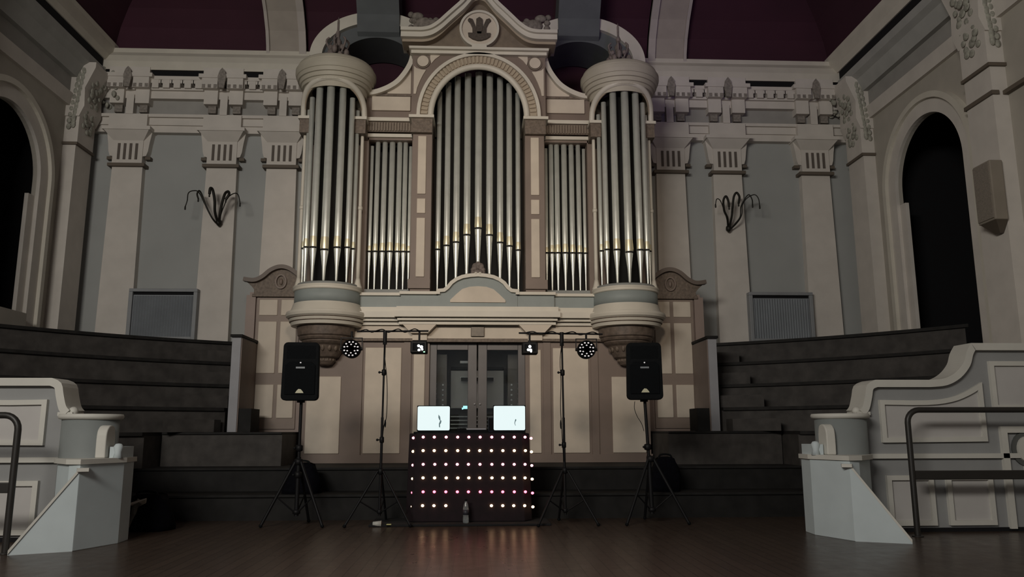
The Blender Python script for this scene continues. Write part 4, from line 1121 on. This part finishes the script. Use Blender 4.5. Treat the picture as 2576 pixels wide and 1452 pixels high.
# ============================================================ LOUDSPEAKERS ON STANDS
def tripod(name, label, x, y, ztop, leg_spread, zhub, angs, r=0.018, group=None, cat='speaker stand', lean=0.0, knobs=(1.0,)):
    t = thing(name, label, cat, (x, y, 0), group)
    obj('pole', MB().tube([(x, y, 0.12), (x+lean*0.4, y, ztop*0.55)], r*1.15, 12).tube([(x+lean*0.4, y, ztop*0.5), (x+lean, y, ztop)], r*0.85, 12), blackmetal, t)
    for kz in knobs:
        q = x+lean*kz/ztop
        obj('clamp', MB().lathe([(r*1.2, -0.04), (r*1.9, -0.03), (r*1.9, 0.03), (r*1.2, 0.04)], q, y, 12, cz=kz).tube([(q, y, kz), (q-0.05, y-0.02, kz)], 0.008, 8).ball((q-0.055, y-0.022, kz), 0.016), blackmetal, t)
    obj('hub', MB().lathe([(r*1.2, zhub-0.04), (r*2.2, zhub-0.03), (r*2.2, zhub+0.03), (r*1.2, zhub+0.04)], x, y, 12), blackmetal, t)
    obj('brace_collar', MB().lathe([(r*1.2, 0.14), (r*2.0, 0.15), (r*2.0, 0.19), (r*1.2, 0.2)], x, y, 12), blackmetal, t)
    for a in angs:
        fx, fy = x+leg_spread*math.cos(R(a)), y+leg_spread*math.sin(R(a))
        hx, hy = x+0.04*math.cos(R(a)), y+0.04*math.sin(R(a))
        lg = obj('leg', MB().tube([(hx, hy, zhub), (fx, fy, 0.02)], 0.0185 if r > 0.017 else 0.015, 8), blackmetal, t)
        m_ = 0.55
        obj('brace', MB().tube([(x+0.03*math.cos(R(a)), y+0.03*math.sin(R(a)), 0.17), (hx+(fx-hx)*m_, hy+(fy-hy)*m_, zhub+(0.02-zhub)*m_)], 0.009, 8), blackmetal, t)
        obj('rubber_foot', MB().ball((fx, fy, 0.02), 0.024, 0.024, 0.02, 10, 6), blackplastic, lg)
    return t
def pa_speaker(label, x, y, z, w, h, rot, tilt):
    t = thing('pa_speaker', label, 'loudspeaker', (0, 0, 0), 'PA speakers on tripods')
    d = 0.36
    b = MB()
    pl = [(-w/2, 0), (w/2, 0), (w*0.36, d), (-w*0.36, d)]
    n = 14
    # rounded front outline, slightly wider at the bottom
    def outline(k, r=0.055):
        o = []
        for cx, cz, s0 in ((w/2-r, h-r, 0), (-w/2+r, h-r, 90), (-w/2-0.008+r, r, 180), (w/2+0.008-r, r, 270)):
            o += [((cx+r*math.cos(R(s0+q*22.5)))*k, cz+r*math.sin(R(s0+q*22.5))) for q in range(5)]
        return o
    fr, md, bk = outline(1.0), outline(1.0), outline(0.72)
    m = len(fr)
    vs = [(a, -d*0.45, c) for a, c in fr]+[(a, -d*0.15, c) for a, c in md]+[(a, d*0.5, c*0.96+0.015) for a, c in bk]
    fs = [list(range(m)), list(range(3*m-1, 2*m-1, -1))]
    for j in range(2): fs += [(j*m+i, j*m+(i+1) % m, (j+1)*m+(i+1) % m, (j+1)*m+i) for i in range(m)]
    b.add(vs, fs)
    obj('cabinet', b, blackplastic, t, bevel=0.012)
    f = -d*0.45
    obj('horn_flare', MB().frust([(-w*0.40, f-0.004, h*0.72), (w*0.40, f-0.004, h*0.72), (w*0.40, f-0.004, h*0.94), (-w*0.40, f-0.004, h*0.94)], [(-w*0.30, f-0.001, h*0.76), (w*0.30, f-0.001, h*0.76), (w*0.30, f-0.001, h*0.90), (-w*0.30, f-0.001, h*0.90)]), grille, t)
    obj('grille', MB().prism([(-w*0.42, 0.10*h), (w*0.42, 0.10*h), (w*0.42, 0.60*h), (w*0.30, 0.66*h), (-w*0.30, 0.66*h), (-w*0.42, 0.60*h)], 'y', f-0.012, f+0.01), grille, t, bevel=0.006)
    obj('front_dot', MB().ball((0, f-0.008, 0.645*h), 0.013, 0.008, 0.009, 8, 5), lampfaint, t, label='tiny bright dot on the front')
    obj('name_plate', MB().box(-0.055, 0.055, f-0.016, f-0.008, 0.545*h, 0.575*h), labelgrey, t)
    obj('badge', MB().prism([(-0.052, 0.125*h), (0.052, 0.125*h), (0.040, 0.155*h), (0.016, 0.19*h), (-0.012, 0.195*h), (-0.034, 0.165*h)], 'y', f-0.018, f-0.010), badge, t, label='cream triangular badge')
    obj('side_handle', MB().box(w*0.40, w*0.465, -0.02, 0.06, h*0.42, h*0.60), blackmetal, t)
    obj('pole_socket', MB().lathe([(0.05, -0.02), (0.05, 0.03)], 0, 0.0, 16), blackplastic, t)
    t.location = (x, y, z); t.rotation_euler = (tilt, 0, rot)
    return t
SY = 10.35
pL = at(757, 1009, SY); pR = at(1620, 1007, SY)
tripod('speaker_stand', 'black tripod stand holding the left loudspeaker', pL.x+0.005, SY, pL.z-0.01, 0.42, 0.78, (200, 330, 80), 0.024, 'speaker tripods', knobs=(0.95, 0.62))
tripod('speaker_stand', 'black tripod stand holding the right loudspeaker', pR.x+0.06, SY, pR.z-0.01, 0.46, 0.80, (215, 335, 90), 0.024, 'speaker tripods', lean=-0.05, knobs=(0.95,))
pa_speaker('black loudspeaker with cream badge on the left tripod', pL.x, SY, pL.z, 0.445, 0.735, R(4), R(0))
pa_speaker('black loudspeaker with cream badge on the right tripod', pR.x, SY, pR.z, 0.445, 0.735, R(-5), R(0))
for nm, lab, px in (('speaker_cable', 'thin dark cable hanging from the right loudspeaker', ((1597, 1010), (1596, 1028), (1603, 1048), (1614, 1066), (1620, 1085))),):
    pts = smooth_path([tuple(at(x, y, SY-0.02)) for x, y in px], 4)
    tag(obj(nm, MB().tube(pts, 0.004, 6), blackplastic), lab, 'cable')

# ============================================================ LIGHT STANDS
LY = 10.3
def light_stand(label, ptop, pbot, pbl, pbr, angs, knobs, cabpts):
    tp = at(*ptop, LY); bt = at(*pbot, LY); l_ = at(*pbl, LY); r_ = at(*pbr, LY)
    x0 = bt.x; lean = tp.x-x0
    t = tripod('light_stand', label, x0, LY, tp.z, 0.44, 0.66, angs, 0.015, 'T-bar light stands', 'light stand', lean, knobs)
    obj('top_bracket', MB().tube([(tp.x, LY, tp.z-0.16), (tp.x, LY, tp.z+0.02)], 0.026, 10), blackmetal, t)
    zb = tp.z
    obj('cross_bar', MB().tube([(l_.x, LY, l_.z), (r_.x, LY, r_.z)], 0.012, 10), blackmetal, t)
    return t, tp, l_, r_
tL, tp, l1, r1 = light_stand('black T-bar stand carrying lights, left of the booth', (969, 836), (957, 1200), (898, 834), (1078, 833), (205, 335, 85), (1.9, 1.05), None)
tR, tp2, l2, r2 = light_stand('black T-bar stand carrying lights, right of the booth', (1413, 840), (1421, 1200), (1305, 838), (1516, 841), (215, 330, 95), (1.9, 0.98), None)
def wavy(a, c, amp, n, y):
    return smooth_path([(a[0]+(c[0]-a[0])*k/n, y+0.02*math.sin(k*1.7), a[1]+(c[1]-a[1])*k/n+amp*math.sin(k*2.1)) for k in range(n+1)], 4)
tag(obj('lighting_cable', MB().tube(wavy((l1.x+0.05, l1.z+0.005), (r1.x-0.1, r1.z+0.005), 0.022, 11, LY-0.015), 0.007, 6), blackplastic), 'black cable wound along the cross bar of the left light stand', 'cable')
tag(obj('lighting_cable', MB().tube(wavy((l2.x+0.1, l2.z+0.005), (r2.x-0.04, r2.z+0.005), 0.02, 11, LY-0.015), 0.007, 6), blackplastic), 'black cable wound along the cross bar of the right light stand', 'cable')
pts = [tuple(at(x, y, LY-0.03)) for x, y in ((966, 860), (968, 900), (973, 950), (974, 1000), (972, 1050), (966, 1070), (962, 1110), (961, 1160))]
tag(obj('hanging_cable', MB().tube(smooth_path(pts, 4), 0.005, 6).ball(tuple(at(969, 1066, LY-0.03)), 0.012, 0.012, 0.05), blackplastic), 'black cable hanging loosely down the pole of the left light stand', 'cable')
pts = [tuple(at(x, y, LY-0.03)) for x, y in ((1414, 860), (1409, 905), (1411, 960), (1410, 1020), (1412, 1065), (1414, 1100), (1418, 1160))]
tag(obj('hanging_cable', MB().tube(smooth_path(pts, 4), 0.005, 6).ball(tuple(at(1411, 1068, LY-0.03)), 0.012, 0.012, 0.06), blackplastic), 'black cable hanging down the pole of the right light stand', 'cable')

def par_can(label, px, py, barz):
    c = at(px, py, LY)
    t = thing('par_light', label, 'stage light', (c.x, LY, c.z), 'round LED par lights')
    r = 0.118
    b = MB(); b.lathe([(r*0.82, 0.10), (r, 0.06), (r, -0.05), (r*0.93, -0.06), (r*0.90, -0.035)], 0, 0, 32)
    b.v = [(c.x+x, LY+z, c.z+y) for x, y, z in b.v]
    b.disc(c.x, c.z, r*0.83, LY+0.09, LY+0.10, 32)
    obj('housing', b, blackplastic, t)
    obj('lens_plate', MB().disc(c.x, c.z, r*0.92, LY-0.035, LY-0.02, 32), blackplastic, t)
    for k in range(12):
        a = R(15+30*k)
        obj('lens', MB().ball((c.x+0.088*math.cos(a), LY-0.037, c.z+0.088*math.sin(a)), 0.013, 0.006, 0.010, 8, 5), lampfaint, t)
    for k in range(6):
        a = R(30+60*k)
        obj('lens', MB().ball((c.x+0.054*math.cos(a), LY-0.037, c.z+0.054*math.sin(a)), 0.012, 0.006, 0.009, 8, 5), lampfaint, t)
    b = MB()
    for e in (-1, 1):
        b.tube([(c.x+e*r, LY, c.z), (c.x+e*(r+0.025), LY, c.z)], 0.02, 8)
        b.box(min(c.x+e*(r+0.012), c.x+e*(r+0.022)), max(c.x+e*(r+0.012), c.x+e*(r+0.022)), LY-0.015, LY+0.015, c.z, c.z+0.14)
    b.box(c.x-r-0.022, c.x+r+0.022, LY-0.015, LY+0.015, c.z+0.135, c.z+0.145)
    b.tube([(c.x, LY, c.z+0.14), (c.x, LY, barz)], 0.014, 8)
    obj('yoke', b, blackmetal, t)
def derby(label, x0, y0, x1, y1, lens, barz, green=None):
    a = at(x0, y0, LY); c = at(x1, y1, LY)
    mx = (a.x+c.x)/2
    t = thing('effect_light', label, 'stage light', (mx, LY, c.z), 'square effect lights')
    obj('case', MB().box(a.x, c.x, LY-0.09, LY+0.10, c.z, a.z), blackplastic, t, bevel=0.012)
    obj('front_bezel', MB().strip([(a.x+0.02, c.z+0.02), (c.x-0.02, c.z+0.02), (c.x-0.02, a.z-0.02), (a.x+0.02, a.z-0.02)], 0.016, 'y', LY-0.102, LY-0.085, closed=True), blackmetal, t)
    for (px, py, r) in lens:
        p = at(px, py, LY-0.1)
        obj('lit_lens', MB().ball((p.x, LY-0.095, p.z), r, 0.012, r, 12, 8), lampwhite, t)
    if green:
        p = at(*green, LY-0.1)
        obj('indicator', MB().ball((p.x, LY-0.096, p.z), 0.016, 0.008, 0.009, 8, 6), greenled, t)
    hx = at(lens[0][0], lens[0][1], LY).x
    obj('hanging_bracket', MB().tube([(mx, LY, a.z-0.01), (mx, LY, barz)], 0.013, 8).box(mx-0.08, mx+0.08, LY-0.02, LY+0.02, a.z, a.z+0.012), blackmetal, t)
par_can('round LED par light with dotted lenses, at the left end of left stand', 884, 878, l1.z)
par_can('round LED par light with dotted lenses, at the right end of right stand', 1475, 880, r2.z)
derby('square black effect light lit white, hanging right on the left stand', 1034, 860, 1075, 890, [(1053, 870, .016), (1060, 873, .020), (1054, 881, .017), (1062, 879, 0.014)], r1.z, (1067, 885))
derby('square black effect light lit white, hanging left on the right stand', 1313, 863, 1352, 892, [(1333, 872, .018), (1335, 881, .018), (1329, 880, .016), (1336, 885, .013)], l2.z)

# ============================================================ BAGS AND ODDS AND ENDS
def bag(name, label, cat, x, y, z, w, d, h, topper=False):
    t = thing(name, label, cat, (x, y, z))
    b = MB(); N = 14; M = 7; vs = []
    for j in range(M+1):
        q = j/M; k = (1-0.35*q**2.5)
        for i in range(N):
            a = 2*PI*i/N; c, s_ = math.cos(a), math.sin(a)
            e = 0.55
            px = math.copysign(abs(c)**e, c)*w/2*k; py = math.copysign(abs(s_)**e, s_)*d/2*k
            vs.append((x+px+0.02*math.sin(3*a+q*5), y+py, z+h*q-0.03*q*math.cos(2*a)*(1 if j == M else 0)))
    fs = [(j*N+i, j*N+(i+1) % N, (j+1)*N+(i+1) % N, (j+1)*N+i) for j in range(M) for i in range(N)]+[list(range(N)), list(range((M+1)*N-1, M*N-1, -1))]
    b.smooth = True; b.add(vs, fs)
    obj('body', b, mat('bag_fabric', (0.003, 0.003, 0.005), 0.95, vary=0.3, scale=25, spec=0.1), t)
    hp = smooth_path([(x-w*0.25, y-d*0.2, z+h*0.9), (x-w*0.2, y-d*0.2, z+h*1.12), (x+w*0.15, y-d*0.2, z+h*1.12), (x+w*0.22, y-d*0.2, z+h*0.9)], 5)
    obj('strap', MB().tube(hp, 0.014, 6), blackplastic, t)
    return t
bag('shoulder_bag', 'black bag slumped on the step behind the right speaker stand', 'bag', 2.62, 11.25, 0.33, 0.40, 0.26, 0.44)
bag('equipment_bag', 'black equipment bag on the step behind the left speaker stand', 'bag', -2.38, 11.25, 0.33, 0.50, 0.30, 0.38)
bag('rucksack', 'black rucksack slumped on the floor beside the left stair block', 'bag', -3.93, 10.05, 0.0, 0.55, 0.40, 0.40)
t = thing('cloth_bundle', 'crumpled pale cloth bundle leaning on the black rucksack', 'cloth', (-4.1, 9.85, 0.0))
f0 = [tuple(at(x, y, 9.80)) for x, y in ((352, 1262), (341, 1272), (336, 1290), (328, 1308), (322, 1326))]
b = MB().tube(smooth_path(f0, 4), [0.042-0.024*k/16 for k in range(17)], 10)
obj('folded_cloth', b, mat('cloth_grey', (0.12, 0.115, 0.10), 0.9, vary=0.3, scale=20), t)
p = at(350, 1264, 9.78)
b = MB().add([(p.x-0.09, 9.74, p.z-0.03), (p.x+0.08, 9.76, p.z+0.035), (p.x+0.05, 9.86, p.z-0.02), (p.x-0.06, 9.86, p.z-0.07),
              (p.x-0.09, 9.75, p.z-0.0), (p.x+0.09, 9.77, p.z+0.05), (p.x+0.05, 9.87, p.z+0.03), (p.x-0.06, 9.87, p.z-0.02)],
             [(0, 1, 2, 3), (4, 5, 6, 7), (0, 1, 5, 4), (1, 2, 6, 5), (2, 3, 7, 6), (3, 0, 4, 7)])
obj('pale_fold', b, paper, t, bevel=0.01)
